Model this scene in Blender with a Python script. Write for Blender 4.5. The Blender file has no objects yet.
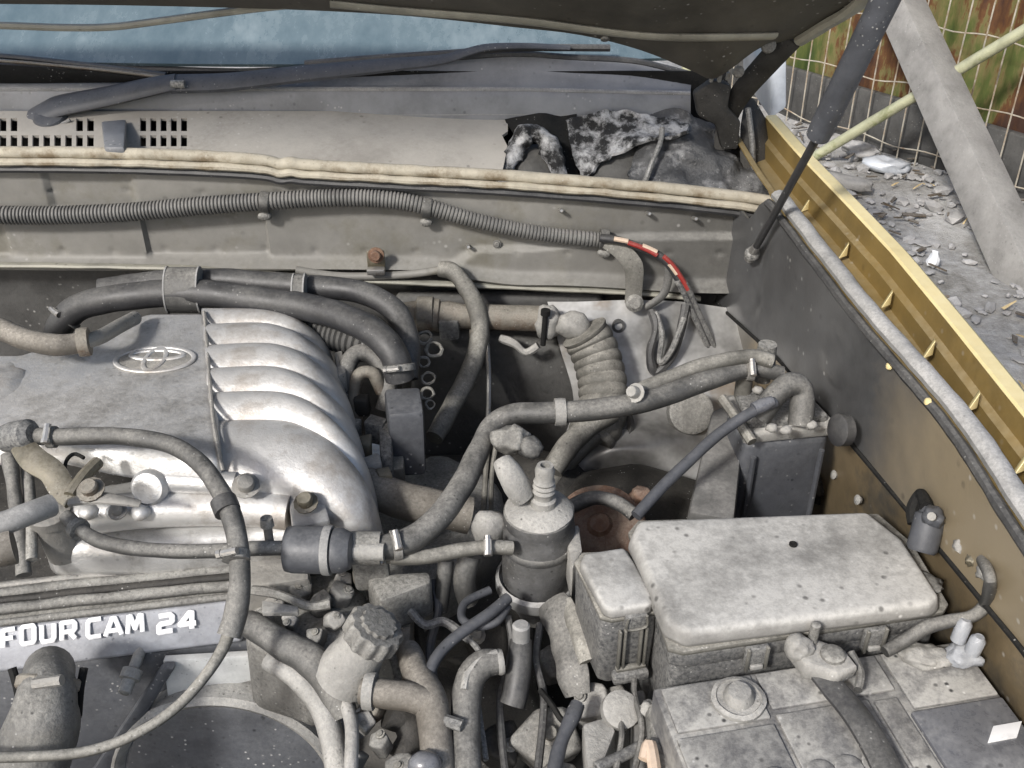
import bpy, bmesh, math, random
from mathutils import Vector, Matrix, noise
R = math.radians
random.seed(7)
SC = bpy.context.scene
COL = SC.collection

# ------------------------------------------------------------------ camera, sky, sun, exposure
CZ, PITCH, FPX = 1.51, R(33), 1000.0
cd = bpy.data.cameras.new("camera"); cam = bpy.data.objects.new("camera", cd); COL.objects.link(cam)
cd.sensor_width = 36; cd.lens = 36 * FPX / 1024; cd.clip_end = 2000; cd.clip_start = 0.02
cam.location = (0, 0, CZ); cam.rotation_euler = (math.pi / 2 - PITCH, 0, 0)
SC.camera = cam
SUN_EL, SUN_AZ = 37, 216          # azimuth clockwise from +Y: light from behind the camera, a little left
w = bpy.data.worlds.new("World"); SC.world = w; w.use_nodes = True
nt = w.node_tree; bg = nt.nodes["Background"]; sky = nt.nodes.new("ShaderNodeTexSky")
sky.sky_type = 'NISHITA'; sky.sun_disc = False; sky.sun_elevation = R(SUN_EL); sky.sun_rotation = R(SUN_AZ)
sky.dust_density = 2.5; sky.air_density = 1.0
nt.links.new(sky.outputs[0], bg.inputs[0]); bg.inputs[1].default_value = 0.085
sl = bpy.data.lights.new("sun", 'SUN'); so = bpy.data.objects.new("sun", sl); COL.objects.link(so)
sl.energy = 2.0; sl.angle = R(7); sl.color = (1, .975, .945)
sd = Vector((math.sin(R(SUN_AZ)) * math.cos(R(SUN_EL)), math.cos(R(SUN_AZ)) * math.cos(R(SUN_EL)), math.sin(R(SUN_EL))))
so.rotation_euler = sd.to_track_quat('Z', 'Y').to_euler(); so.location = sd * 6
vs = SC.view_settings; vs.view_transform = 'Standard'; vs.look = 'None'; vs.exposure = 0.88; vs.gamma = 1

# ------------------------------------------------------------------ geometry helpers
cP, sP = math.cos(PITCH), math.sin(PITCH)
FW = Vector((0, cP, -sP))
EYE = Vector((0, 0, CZ))
def D(px, py):
    u, v = (px - 512) / FPX, (384 - py) / FPX
    return Vector((u, cP + v * sP, -sP + v * cP))
def pz(px, py, z):
    d = D(px, py); return EYE + d * ((z - CZ) / d.z)
def pY(px, py, y):
    d = D(px, py); return EYE + d * (y / d.y)
def pX(px, py, x):
    d = D(px, py); return EYE + d * (x / d.x)
def pt(px, py, t): return EYE + D(px, py) * t
def dep(v): return (v - EYE).dot(FW)
def rp(v, n): return n * dep(v) / FPX
def Z(pts, z=None): return [pz(p[0], p[1], p[2] if len(p) > 2 else z) for p in pts]
def Yp(pts, y): return [pY(p[0], p[1], p[2] if len(p) > 2 else y) for p in pts]

def cr(p0, p1, p2, p3, t):
    return 0.5 * ((2 * p1) + (p2 - p0) * t + (2 * p0 - 5 * p1 + 4 * p2 - p3) * t * t + (3 * p1 - p0 - 3 * p2 + p3) * t ** 3)
def spline(pts, step=None, per=8):
    n = len(pts)
    if n < 3 and step is None:
        return [pts[0].lerp(pts[-1], k / per) for k in range(per + 1)], [k / per * (n - 1) for k in range(per + 1)]
    out, par = [], []
    for i in range(n - 1):
        p0, p1, p2, p3 = pts[max(i - 1, 0)], pts[i], pts[i + 1], pts[min(i + 2, n - 1)]
        m = per if step is None else max(2, int((p2 - p1).length / step))
        for k in range(m):
            out.append(cr(p0, p1, p2, p3, k / m)); par.append(i + k / m)
    out.append(pts[-1].copy()); par.append(n - 1.0)
    return out, par

class MB:
    soft = False
    def __init__(s): s.v, s.f = [], []
    def add(s, vs, fs):
        b = len(s.v); s.v += [tuple(v) for v in vs]; s.f += [tuple(i + b for i in f) for f in fs]; return s
    def addbm(s, bm):
        bm.verts.index_update()
        return s.add([v.co.copy() for v in bm.verts], [[v.index for v in f.verts] for f in bm.faces])
    def tube(s, pts, r, n=12, step=None, per=7, wob=0.0, corr=None, flat=1.0, up=None, closed=False, seed=0, ring=None):
        """r: metres, or list per control point. corr=(pitch, amp). flat: squash along `up`."""
        if corr: step = corr[0] / 4
        c, par = spline(list(pts), step, per)
        if closed: c = c[:-1]; par = par[:-1]
        m = len(c); V, F = [], []
        t0 = (c[1] - c[0]).normalized()
        if up is not None: nrm = (up - t0 * up.dot(t0)).normalized()
        else:
            a = Vector((0, 0, 1)) if abs(t0.z) < .9 else Vector((1, 0, 0))
            nrm = (a - t0 * a.dot(t0)).normalized()
        run = 0
        for i in range(m):
            if closed: t = (c[(i + 1) % m] - c[i - 1]).normalized()
            else: t = (c[min(i + 1, m - 1)] - c[max(i - 1, 0)]).normalized()
            if up is not None and flat != 1.0:
                nrm = up - t * up.dot(t)
            nrm = (nrm - t * nrm.dot(t)).normalized(); b = t.cross(nrm)
            if isinstance(r, (list, tuple)):
                k = min(int(par[i]), len(r) - 2); f = par[i] - k; rr = r[k] * (1 - f) + r[k + 1] * f
            else: rr = r
            if i: run += (c[i] - c[i - 1]).length
            if corr: rr *= 1 + corr[1] * (1, .75, -1, .75)[i % 4]
            if wob: rr *= 1 + wob * noise.noise(Vector((run * 40, seed * 7.3, 0)))
            o = c[i]
            if wob: o = o + nrm * (wob * rr * noise.noise(Vector((run * 25, seed + 3.1, 5)))) + b * (wob * rr * noise.noise(Vector((run * 25, seed + 9.1, 2))))
            for k in range(n):
                a = 2 * math.pi * k / n
                V.append(o + nrm * (rr * flat * math.cos(a)) + b * (rr * math.sin(a)))
        for i in range(m - 1 + (1 if closed else 0)):
            j = (i + 1) % m
            for k in range(n):
                k2 = (k + 1) % n
                F.append((i * n + k, i * n + k2, j * n + k2, j * n + k))
        if not closed:
            F.append(tuple(range(n - 1, -1, -1))); F.append(tuple((m - 1) * n + k for k in range(n)))
        return s.add(V, F)
    def lathe(s, prof, o, ax, n=32, closed_prof=False, jag=None):
        """prof: (r, h) along axis ax from o."""
        ax = ax.normalized(); a = Vector((1, 0, 0)) if abs(ax.x) < .8 else Vector((0, 1, 0))
        e1 = (a - ax * a.dot(ax)).normalized(); e2 = ax.cross(e1)
        V, F = [], []
        for (r, h) in prof:
            for k in range(n):
                t = 2 * math.pi * k / n
                q = r * (jag(k) if jag else 1)
                V.append(o + ax * h + e1 * (q * math.cos(t)) + e2 * (q * math.sin(t)))
        m = len(prof)
        for i in range(m - 1 + (1 if closed_prof else 0)):
            j = (i + 1) % m
            for k in range(n):
                k2 = (k + 1) % n; F.append((i * n + k, i * n + k2, j * n + k2, j * n + k))
        if not closed_prof:
            F.append(tuple(range(n - 1, -1, -1))); F.append(tuple((m - 1) * n + k for k in range(n)))
        return s.add(V, F)
    def prism(s, top, drop, bevel=.004, seg=2, taper=0.0):
        bm = bmesh.new(); c = sum(top, Vector()) / len(top)
        tv = [bm.verts.new(p) for p in top]; bv = [bm.verts.new(p + (p - c) * taper + drop) for p in top]
        n = len(top)
        bm.faces.new(tv); bm.faces.new(bv[::-1])
        for i in range(n): bm.faces.new((tv[i], bv[i], bv[(i + 1) % n], tv[(i + 1) % n]))
        bmesh.ops.recalc_face_normals(bm, faces=bm.faces[:])
        if bevel: bmesh.ops.bevel(bm, geom=bm.edges[:], offset=bevel, segments=seg, profile=.5, affect='EDGES', clamp_overlap=True)
        s.addbm(bm); bm.free(); return s
    def box(s, o, ex, ey, ez, sx, sy, sz, bevel=.003, seg=2):
        ex, ey, ez = ex.normalized(), ey.normalized(), ez.normalized()
        top = [o + ex * (a * sx / 2) + ey * (b * sy / 2) + ez * (sz / 2) for a, b in ((-1, -1), (1, -1), (1, 1), (-1, 1))]
        return s.prism(top, -ez * sz, bevel, seg)
    def loft(s, rows, nu=6, nv=6, thick=.003, smooth=True, disp=None):
        """rows of equal-length point lists -> smooth sheet with thickness."""
        if smooth:
            rr = [spline(r, None, nu)[0] for r in rows]
            cols = [spline([rr[i][j] for i in range(len(rr))], None, nv)[0] for j in range(len(rr[0]))]
            g = [[cols[j][i] for j in range(len(cols))] for i in range(len(cols[0]))]
        else: g = rows
        nr, nc = len(g), len(g[0])
        if disp: g = [[disp(p, i / (nr - 1), j / (nc - 1)) for j, p in enumerate(r)] for i, r in enumerate(g)]
        return s.grid(g, thick)
    def grid(s, g, thick, holes=()):
        nr, nc = len(g), len(g[0]); bm = bmesh.new()
        vv = [[bm.verts.new(p) for p in r] for r in g]
        for i in range(nr - 1):
            for j in range(nc - 1):
                if (i, j) in holes: continue
                try: bm.faces.new((vv[i][j], vv[i + 1][j], vv[i + 1][j + 1], vv[i][j + 1]))
                except ValueError: pass
        for v in [v for v in bm.verts if not v.link_faces]: bm.verts.remove(v)
        bm.normal_update()
        if thick: bmesh.ops.solidify(bm, geom=bm.faces[:], thickness=thick)
        s.addbm(bm); bm.free(); return s
    def blob(s, c, rx, ry, rz, amp=.15, freq=2.0, sub=3, seed=0, rot=None):
        bm = bmesh.new(); bmesh.ops.create_icosphere(bm, subdivisions=sub, radius=1)
        for v in bm.verts:
            k = 1 + amp * .8 * noise.fractal(v.co * freq * .8 + Vector((seed * 5.1, seed * 2.3, 1)), 1, 2, 2)
            q = Vector((v.co.x * rx * k, v.co.y * ry * k, v.co.z * rz * k))
            if rot is not None: q = rot @ q
            v.co = c + q
        s.soft = True; s.addbm(bm); bm.free(); return s
    def bolt(s, c, ax, r=.007, h=.006, washer=True):
        p = ([(r * 1.6, 0), (r * 1.6, .0016), (r, .0017)] if washer else [(r, 0)]) + [(r, h * .85), (r * .85, h)]
        return s.lathe(p, c, ax, 6 if not washer else 12)
    def obj(s, name, mat, parent=None, ang=38, label=None, cat=None, group=None, kind=None, wobble=0.0, wf=14):
        V = [Vector(v) for v in s.v]
        if wobble:
            V = [v + noise.noise_vector(v * wf) * wobble + noise.noise_vector(v * wf * 3.1) * (wobble * .4) for v in V]
        lo = Vector([min(v[i] for v in V) for i in range(3)]); hi = Vector([max(v[i] for v in V) for i in range(3)])
        o = Vector(((lo.x + hi.x) / 2, (lo.y + hi.y) / 2, lo.z))
        me = bpy.data.meshes.new(name); me.from_pydata([v - o for v in V], [], s.f)
        bm = bmesh.new(); bm.from_mesh(me); bmesh.ops.recalc_face_normals(bm, faces=bm.faces[:]); bm.to_mesh(me); bm.free()
        for p in me.polygons: p.use_smooth = True
        me.set_sharp_from_angle(angle=R(85 if s.soft else ang)); me.materials.append(mat)
        ob = bpy.data.objects.new(name, me); COL.objects.link(ob)
        if parent is not None:
            ob.parent = parent
            w_ = Vector((0, 0, 0)); q = parent
            while q is not None: w_ = w_ + q.location; q = q.parent
            ob.location = o - w_
        else: ob.location = o
        return tag(ob, label, cat, group, kind)

def chunk(c, e, seed, name, mt, par, wob=.003):
    rn = random.Random(seed); n = rn.choice((5, 6, 7)); a0 = rn.uniform(0, 6)
    ax = Vector((rn.uniform(-.5, .5), rn.uniform(-.7, .1), 1)).normalized(); e1 = ax.orthogonal().normalized(); e2 = ax.cross(e1)
    top = [c + ax * e * .5 + (e1 * math.cos(a0 + k * 6.283 / n) + e2 * math.sin(a0 + k * 6.283 / n)) * e * rn.uniform(.7, 1.15) for k in range(n)]
    ob = MB().prism(top, -ax * e * 1.5, e * .22, 3, taper=rn.uniform(-.1, .2)).obj(name, mt, par, wobble=wob, wf=30, ang=60)
    r2 = e * rn.uniform(.22, .34); q = c + ax * e * .5 + (e1 * rn.uniform(-.35, .35) + e2 * rn.uniform(-.35, .35)) * e
    MB().bolt(q, ax, r2 * .7, r2 * .8).obj('bolt', M[rn.choice(('grey', 'alu_dirty', 'hose_pale'))], ob)
    return ob

def clamp(p, ax, r, par, mt='alu_dirty', nm='hose_clamp'):
    ax = ax.normalized(); c_ = MB().lathe([(r, -.0045), (r * 1.07, -.004), (r * 1.07, .004), (r, .0045)], p, ax, 20).obj(nm, M[mt], par)
    up_ = Vector((-.3, -.6, .75)); up_ = (up_ - ax * up_.dot(ax)).normalized(); sd2 = ax.cross(up_)
    MB().box(p + up_ * r * 1.15, sd2, ax, up_, .013, .008, .006, .0015).obj('clamp_housing', M[mt], c_)
    MB().lathe([(.0035, -.010), (.0035, .006), (.0045, .006), (.0045, .010)], p + up_ * r * 1.2, sd2, 8).obj('clamp_screw', M['steel'], c_)
    return c_

def tag(o, label=None, cat=None, group=None, kind=None):
    for k, v in (('label', label), ('category', cat), ('group', group), ('kind', kind)):
        if v: o[k] = v
    return o
def thing(name, label, cat, at, group=None):
    o = bpy.data.objects.new(name, None); COL.objects.link(o); o.location = at; o.empty_display_size = .03
    return tag(o, label, cat, group)
def copy_tree(o, delta, label=None):
    r = o.copy(); COL.objects.link(r); r.location = o.location + delta
    if label: r['label'] = label
    for ch in o.children:
        c = ch.copy(); COL.objects.link(c); c.parent = r
        for g in ch.children:
            d = g.copy(); COL.objects.link(d); d.parent = c
    return r

# ------------------------------------------------------------------ materials
def mat(name, base, rough=.6, metal=0.0, dust=.4, dcol=(.40, .385, .35), scale=14, bump=.12, var=.28, spec=.4, speck=.25, edge=.0, col2=None, c2=.5, coat=0, grad=None, fine_=1.0, grease=.45):
    m = bpy.data.materials.new(name); m.use_nodes = True; N = m.node_tree.nodes; L = m.node_tree.links
    b = N["Principled BSDF"]; tc = N.new("ShaderNodeTexCoord")
    def nz(sc, det=5, ro=.6):
        n = N.new("ShaderNodeTexNoise"); n.inputs["Scale"].default_value = sc; n.inputs["Detail"].default_value = det; n.inputs["Roughness"].default_value = ro
        L.new(tc.outputs["Object"], n.inputs["Vector"]); return n.outputs[0]
    def mr(src, a, bb, c, d):
        n = N.new("ShaderNodeMapRange"); n.inputs[1].default_value = a; n.inputs[2].default_value = bb; n.inputs[3].default_value = c; n.inputs[4].default_value = d
        L.new(src, n.inputs[0]); return n.outputs[0]
    def mul(a, c):
        n = N.new("ShaderNodeMath"); n.operation = 'MULTIPLY'; n.use_clamp = True
        L.new(a, n.inputs[0])
        if isinstance(c, float): n.inputs[1].default_value = c
        else: L.new(c, n.inputs[1])
        return n.outputs[0]
    def mix(f, a, c):
        n = N.new("ShaderNodeMix"); n.data_type = 'RGBA'
        if isinstance(f, float): n.inputs[0].default_value = f
        else: L.new(f, n.inputs[0])
        for i, x in ((6, a), (7, c)):
            if isinstance(x, tuple): n.inputs[i].default_value = (*x, 1)
            else: L.new(x, n.inputs[i])
        return n.outputs[2]
    scale *= 2.0; n1 = nz(scale, 6, .68); n2 = nz(scale * .4, 7, .7); n3 = nz(scale * 9, 4, .75)
    col = mix(mr(n1, .3, .7, 0, 1), tuple(c * (1 - var) for c in base), tuple(min(1, c * (1 + var)) for c in base))
    if col2: col = mix(mr(nz(scale * .8, 7, .7), .62 - c2 * .3, .78 - c2 * .3, 0, 1), col, col2)
    if grease:
        col = mix(mul(mr(nz(scale * .55, 6, .65), .50, .66, 0, 1), grease), col, tuple(c * .35 for c in base))
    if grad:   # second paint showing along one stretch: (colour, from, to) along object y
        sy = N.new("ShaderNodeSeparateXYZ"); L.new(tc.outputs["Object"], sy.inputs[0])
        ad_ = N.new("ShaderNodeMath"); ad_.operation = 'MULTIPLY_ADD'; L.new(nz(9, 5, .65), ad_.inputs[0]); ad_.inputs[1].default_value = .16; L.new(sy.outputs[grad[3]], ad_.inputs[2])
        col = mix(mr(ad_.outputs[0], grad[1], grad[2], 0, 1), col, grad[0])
    ge = N.new("ShaderNodeNewGeometry"); sx = N.new("ShaderNodeSeparateXYZ"); L.new(ge.outputs["Normal"], sx.inputs[0])
    up = mr(sx.outputs[2], -.15, .92, .05, 1.0)
    dm = mul(mul(up, mr(n2, .36, .60, .22, 1.15)), dust * 1.2)
    fine = mr(n3, .36, .64, 1 - .45 * fine_, 1 + .2 * fine_); dm = mul(dm, fine)
    col = mix(dm, col, dcol)
    if speck:
        v = N.new("ShaderNodeTexVoronoi"); v.inputs["Scale"].default_value = scale * 4.5; L.new(tc.outputs["Object"], v.inputs["Vector"])
        sp = mul(mr(v.outputs["Distance"], .10, .22, 1, 0), mr(nz(scale * 1.3, 2), .48, .62, 0, 1))
        col = mix(mul(sp, speck), col, tuple(c * .25 for c in base))
        v2 = N.new("ShaderNodeTexVoronoi"); v2.inputs["Scale"].default_value = scale * 6; L.new(tc.outputs["Object"], v2.inputs["Vector"])
        sp2 = mul(mr(v2.outputs["Distance"], .08, .2, 1, 0), mr(nz(scale * .9, 2), .52, .64, 0, 1))
        col = mix(mul(sp2, speck), col, (.62, .61, .58))
    if edge:
        pe = mr(ge.outputs["Pointiness"], .52, .6, 0, 1)
        col = mix(mul(mul(pe, edge), mr(n3, .35, .6, 0, 1)), col, (.55, .54, .5))
    L.new(col, b.inputs["Base Color"])
    rgh = N.new("ShaderNodeMath"); rgh.operation = 'MULTIPLY_ADD'; L.new(dm, rgh.inputs[0]); rgh.inputs[1].default_value = .95 - rough; rgh.inputs[2].default_value = rough; rgh.use_clamp = True
    rv = N.new("ShaderNodeMath"); rv.operation = 'MULTIPLY'; L.new(rgh.outputs[0], rv.inputs[0]); L.new(mr(n1, .3, .7, .85, 1.12), rv.inputs[1])
    L.new(rv.outputs[0], b.inputs["Roughness"])
    if metal: L.new(mr(dm, 0, 1, metal, 0), b.inputs["Metallic"])
    b.inputs["Specular IOR Level"].default_value = spec
    if coat: b.inputs["Coat Weight"].default_value = coat; b.inputs["Coat Roughness"].default_value = .15
    if bump:
        bn = N.new("ShaderNodeBump"); bn.inputs["Strength"].default_value = bump; bn.inputs["Distance"].default_value = .004
        ad = N.new("ShaderNodeMath"); ad.operation = 'ADD'; L.new(n3, ad.inputs[0]); L.new(n1, ad.inputs[1])
        L.new(ad.outputs[0], bn.inputs["Height"]); L.new(bn.outputs[0], b.inputs["Normal"])
    m["N"] = 0
    return m

M = {}
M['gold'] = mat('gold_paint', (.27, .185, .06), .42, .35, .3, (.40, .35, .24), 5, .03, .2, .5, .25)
M['gold_sunlit'] = mat('gold_paint_sunlit', (.74, .61, .30), .45, .1, .4, (.80, .72, .46), 5, .02, .08, .5, .05, coat=.2)  # pale copy of the gold paint, sunlight put into its colour
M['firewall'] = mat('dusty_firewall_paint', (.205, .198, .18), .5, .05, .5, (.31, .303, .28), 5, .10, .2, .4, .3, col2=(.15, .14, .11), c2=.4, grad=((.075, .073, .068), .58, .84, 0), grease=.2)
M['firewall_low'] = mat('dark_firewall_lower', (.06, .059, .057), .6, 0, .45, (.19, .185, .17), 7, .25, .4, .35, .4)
M['wing'] = mat('dark_inner_wing_coating', (.074, .075, .077), .34, .15, .3, (.20, .195, .18), 5, .06, .35, .5, .4, grad=((.27, .22, .145), .09, -.05, 1), grease=.3)
M['apron'] = mat('bronze_inner_wing_paint', (.19, .145, .085), .4, .25, .3, (.30, .28, .22), 5, .06, .3, .5, .5, col2=(.07, .065, .055), c2=.55)
M['seal'] = mat('cream_rubber_seal', (.40, .365, .29), .6, 0, .5, (.56, .52, .43), 14, .15, .25, .35, .4, col2=(.17, .13, .08), c2=.55, grease=.45)
M['greyseal'] = mat('grey_rubber_seal', (.20, .20, .195), .55, 0, .75, (.50, .49, .47), 18, .15, .25, .4, .4)
M['rubber'] = mat('black_rubber', (.030, .030, .032), .42, 0, .42, (.23, .225, .21), 14, .10, .3, .5, .35)
M['hose'] = mat('dusty_rubber_hose', (.042, .042, .041), .45, 0, .75, (.30, .29, .265), 16, .16, .35, .45, .6)
M['hose_pale'] = mat('heavily_dusted_hose', (.085, .082, .072), .55, 0, .85, (.37, .355, .315), 16, .22, .35, .35, .6)
M['conduit'] = mat('grey_split_conduit', (.10, .099, .095), .45, 0, .6, (.31, .30, .28), 12, .05, .2, .45, .1)
M['plastic'] = mat('black_plastic_dusty', (.038, .039, .042), .38, 0, .5, (.31, .305, .29), 14, .10, .25, .45, .45, edge=.5)
M['lid'] = mat('plastic_lid_under_dust', (.16, .155, .145), .5, 0, 1.0, (.52, .51, .48), 7, .18, .15, .35, .7, fine_=.7, grease=.25)
M['alu'] = mat('cast_aluminium', (.66, .655, .64), .34, .65, .34, (.47, .46, .44), 9, .22, .14, .5, .45, col2=(.34, .33, .31), c2=.45, grease=.15)
M['alu_dirty'] = mat('dirty_cast_aluminium', (.30, .29, .27), .45, .5, .7, (.38, .365, .33), 12, .35, .25, .45, .6)
M['alu_bright'] = mat('bright_cast_aluminium', (.66, .65, .63), .42, .5, .28, (.56, .55, .52), 9, .20, .10, .5, .3, col2=(.36, .32, .28), c2=.45, grease=.2)
M['steel'] = mat('bare_steel', (.48, .47, .45), .35, .85, .25, (.4, .38, .34), 20, .1, .2, .5, .3, col2=(.2, .12, .06), c2=.3)
M['brass'] = mat('yellow_zinc_bracket', (.17, .15, .105), .4, .5, .6, (.32, .30, .25), 16, .2, .3, .5, .6, col2=(.10, .075, .045), c2=.4)
M['rust'] = mat('rusty_metal', (.17, .09, .055), .8, .1, .5, (.33, .28, .24), 24, .4, .4, .3, .5, col2=(.25, .16, .1), c2=.5)
M['rustpipe'] = mat('tarnished_pipe', (.19, .17, .14), .5, .3, .65, (.38, .36, .31), 18, .35, .35, .4, .6, col2=(.11, .07, .045), c2=.5)
M['brownhose'] = mat('brown_dusty_hose', (.085, .075, .062), .6, 0, .75, (.33, .305, .265), 16, .18, .25, .35, .5)
M['grey'] = mat('grey_dusty_casting', (.095, .092, .086), .5, .15, .85, (.34, .33, .30), 14, .4, .35, .4, .7, edge=.3)
M['palecrust'] = mat('pale_dusty_plastic', (.24, .235, .22), .55, 0, .8, (.48, .465, .43), 16, .4, .3, .35, .7)
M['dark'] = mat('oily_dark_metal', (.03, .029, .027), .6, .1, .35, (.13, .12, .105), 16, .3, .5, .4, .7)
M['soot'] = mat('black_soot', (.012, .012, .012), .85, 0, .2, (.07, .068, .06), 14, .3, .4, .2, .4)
M['cover'] = mat('grey_plastic_cover', (.055, .058, .066), .38, 0, .5, (.24, .245, .25), 10, .12, .25, .5, .8)
M['band'] = mat('grey_metal_band', (.36, .37, .40), .4, .3, .35, (.46, .46, .46), 16, .15, .25, .45, .6)
M['white'] = mat('white_letter_paint', (.86, .86, .86), .45, 0, .12, (.7, .7, .69), 30, .05, .04, .4, .0)
M['sticker'] = mat('pale_sticker', (.60, .61, .60), .4, 0, .5, (.5, .49, .46), 25, .1, .12, .4, .6)
M['red'] = mat('red_wire', (.30, .03, .025), .45, 0, .3, (.3, .2, .17), 40, .05, .2, .4, .2)
M['cream'] = mat('cream_wire', (.62, .48, .36), .5, 0, .3, (.5, .45, .4), 40, .05, .2, .4, .2)
M['clear'] = mat('cloudy_clear_plastic', (.30, .315, .34), .15, 0, .4, (.46, .46, .45), 14, .3, .2, .6, .3)
M['bluelabel'] = mat('grey_blue_battery_label', (.095, .10, .115), .10, 0, .45, (.36, .36, .36), 8, .03, .3, .6, .5)
M['battery'] = mat('battery_case_under_dust', (.060, .060, .068), .28, 0, .9, (.42, .41, .38), 9, .15, .3, .5, .9, col2=(.26, .25, .23), c2=.55, grease=.5)
M['strut'] = mat('black_painted_strut', (.066, .07, .08), .48, .1, .25, (.22, .22, .22), 14, .15, .25, .45, .7)
M['hoodin'] = mat('bonnet_underside', (.075, .07, .058), .6, .05, .12, (.16, .15, .12), 7, .1, .3, .4, .5)
M['hoodrib'] = mat('bonnet_edge_paint', (.30, .29, .24), .5, .1, .3, (.4, .39, .34), 8, .1, .25, .4, .4)
M['cowl'] = mat('grey_cowl_plastic', (.38, .355, .315), .65, 0, .6, (.44, .415, .37), 7, .1, .18, .3, .5)
M['cowlblue'] = mat('blue_grey_cowl_top', (.20, .207, .22), .35, .1, .3, (.33, .335, .345), 8, .1, .2, .5, .5)
M['crust'] = mat('burnt_plastic_with_white_crust', (.018, .018, .018), .7, 0, .2, (.10, .10, .10), 20, .8, .4, .35, .3, col2=(.62, .62, .62), c2=.58)
M['crumple'] = mat('crumpled_burnt_film', (.04, .041, .043), .35, .1, .35, (.22, .22, .22), 14, .5, .4, .5, .5, col2=(.40, .40, .40), c2=.30)
M['wood'] = mat('weathered_grey_timber', (.26, .25, .235), .85, 0, .4, (.40, .39, .36), 6, .4, .25, .2, .3)
M['pole'] = mat('pale_green_pole', (.40, .40, .26), .5, .1, .3, (.5, .5, .4), 10, .1, .15, .4, .2, col2=(.18, .2, .07), c2=.3)
M['wire'] = mat('galvanised_wire', (.50, .46, .38), .5, .3, .3, (.5, .5, .45), 6, .1, .3, .4, 0, col2=(.28, .16, .07), c2=.5)
M['stone'] = mat('grey_rubble', (.34, .33, .32), .9, 0, .5, (.48, .47, .45), 9, .5, .4, .2, .3)
M['straw'] = mat('dry_straw', (.55, .42, .22), .8, 0, .2, (.5, .45, .33), 9, .1, .35, .2, 0)
M['filter'] = mat('grimy_grey_filter_shell', (.11, .11, .11), .5, .2, .6, (.36, .35, .32), 13, .25, .4, .4, .8, col2=(.05, .05, .05), c2=.55, grease=.6)
M['litter'] = mat('brown_wood_litter', (.12, .09, .06), .85, 0, .4, (.36, .34, .31), 4, .2, .5, .2, .2, col2=(.05, .04, .03), c2=.6)
M['bodypale'] = mat('pale_bodywork', (.55, .58, .62), .3, .2, .25, (.6, .6, .6), 9, .02, .08, .5, 0)

def special(name, fn):
    m = bpy.data.materials.new(name); m.use_nodes = True; fn(m.node_tree, m.node_tree.nodes, m.node_tree.links, m.node_tree.nodes["Principled BSDF"]); return m
def ramp(N, L, src, stops):
    r = N.new("ShaderNodeValToRGB"); e = r.color_ramp.elements
    while len(e) < len(stops): e.new(.5)
    for i, (p, c) in enumerate(stops): e[i].position = p; e[i].color = (*c, 1) if len(c) == 3 else c
    L.new(src, r.inputs[0]); return r.outputs[0]
def nodes_noise(N, L, scale, det=6, ro=.6, vec=(1, 1, 1), coord="Object"):
    tc = N.new("ShaderNodeTexCoord"); mp = N.new("ShaderNodeMapping"); mp.inputs["Scale"].default_value = vec
    n = N.new("ShaderNodeTexNoise"); n.inputs["Scale"].default_value = scale; n.inputs["Detail"].default_value = det; n.inputs["Roughness"].default_value = ro
    L.new(tc.outputs[coord], mp.inputs[0]); L.new(mp.outputs[0], n.inputs["Vector"]); return n.outputs[0]
def glass_fn(nt_, N, L, b):
    st = nodes_noise(N, L, 30, 8, .7, (1.3, .7, .7)); big = nodes_noise(N, L, 3.5, 3, .5)
    a = N.new("ShaderNodeMath"); a.operation = 'MULTIPLY'; L.new(st, a.inputs[0]); L.new(big, a.inputs[1])
    col = ramp(N, L, a.outputs[0], [(.15, (.10, .145, .165)), (.29, (.15, .20, .22)), (.47, (.23, .285, .305))])
    L.new(col, b.inputs["Base Color"])
    L.new(ramp(N, L, a.outputs[0], [(.18, (.08, .08, .08)), (.40, (.5, .5, .5))]), b.inputs["Roughness"])
    b.inputs["Specular IOR Level"].default_value = .9
M['glass'] = special('frosty_windscreen_glass', glass_fn)
def sheet_fn(nt_, N, L, b):
    big = nodes_noise(N, L, 1.9, 7, .62, (1, 1, .55)); fine = nodes_noise(N, L, 16, 6, .7, (1, 1, .3))
    a = N.new("ShaderNodeMath"); a.operation = 'MULTIPLY_ADD'; L.new(fine, a.inputs[0]); a.inputs[1].default_value = .52; L.new(big, a.inputs[2])
    col = ramp(N, L, a.outputs[0], [(.55, (.036, .060, .010)), (.67, (.075, .092, .018)), (.74, (.15, .125, .045)), (.77, (.11, .045, .012)), (.86, (.045, .017, .008)), (1.0, (.02, .010, .007))])
    L.new(col, b.inputs["Base Color"]); b.inputs["Roughness"].default_value = .75
    bn = N.new("ShaderNodeBump"); bn.inputs["Strength"].default_value = .3; L.new(fine, bn.inputs["Height"]); L.new(bn.outputs[0], b.inputs["Normal"])
M['sheet'] = special('rusty_green_painted_sheet', sheet_fn)
def ground_fn(nt_, N, L, b):
    big = nodes_noise(N, L, 2.2, 8, .7); fine = nodes_noise(N, L, 26, 8, .75)
    a = N.new("ShaderNodeMath"); a.operation = 'MULTIPLY_ADD'; L.new(fine, a.inputs[0]); a.inputs[1].default_value = .6; L.new(big, a.inputs[2])
    col = ramp(N, L, a.outputs[0], [(.50, (.08, .073, .062)), (.66, (.23, .22, .20)), (.8, (.37, .36, .34)), (.98, (.52, .515, .50))])
    L.new(col, b.inputs["Base Color"]); b.inputs["Roughness"].default_value = .92
    bn = N.new("ShaderNodeBump"); bn.inputs["Strength"].default_value = .6; bn.inputs["Distance"].default_value = .03
    L.new(a.outputs[0], bn.inputs["Height"]); L.new(bn.outputs[0], b.inputs["Normal"])
M['ground'] = special('grey_rubble_ground', ground_fn)
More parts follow.
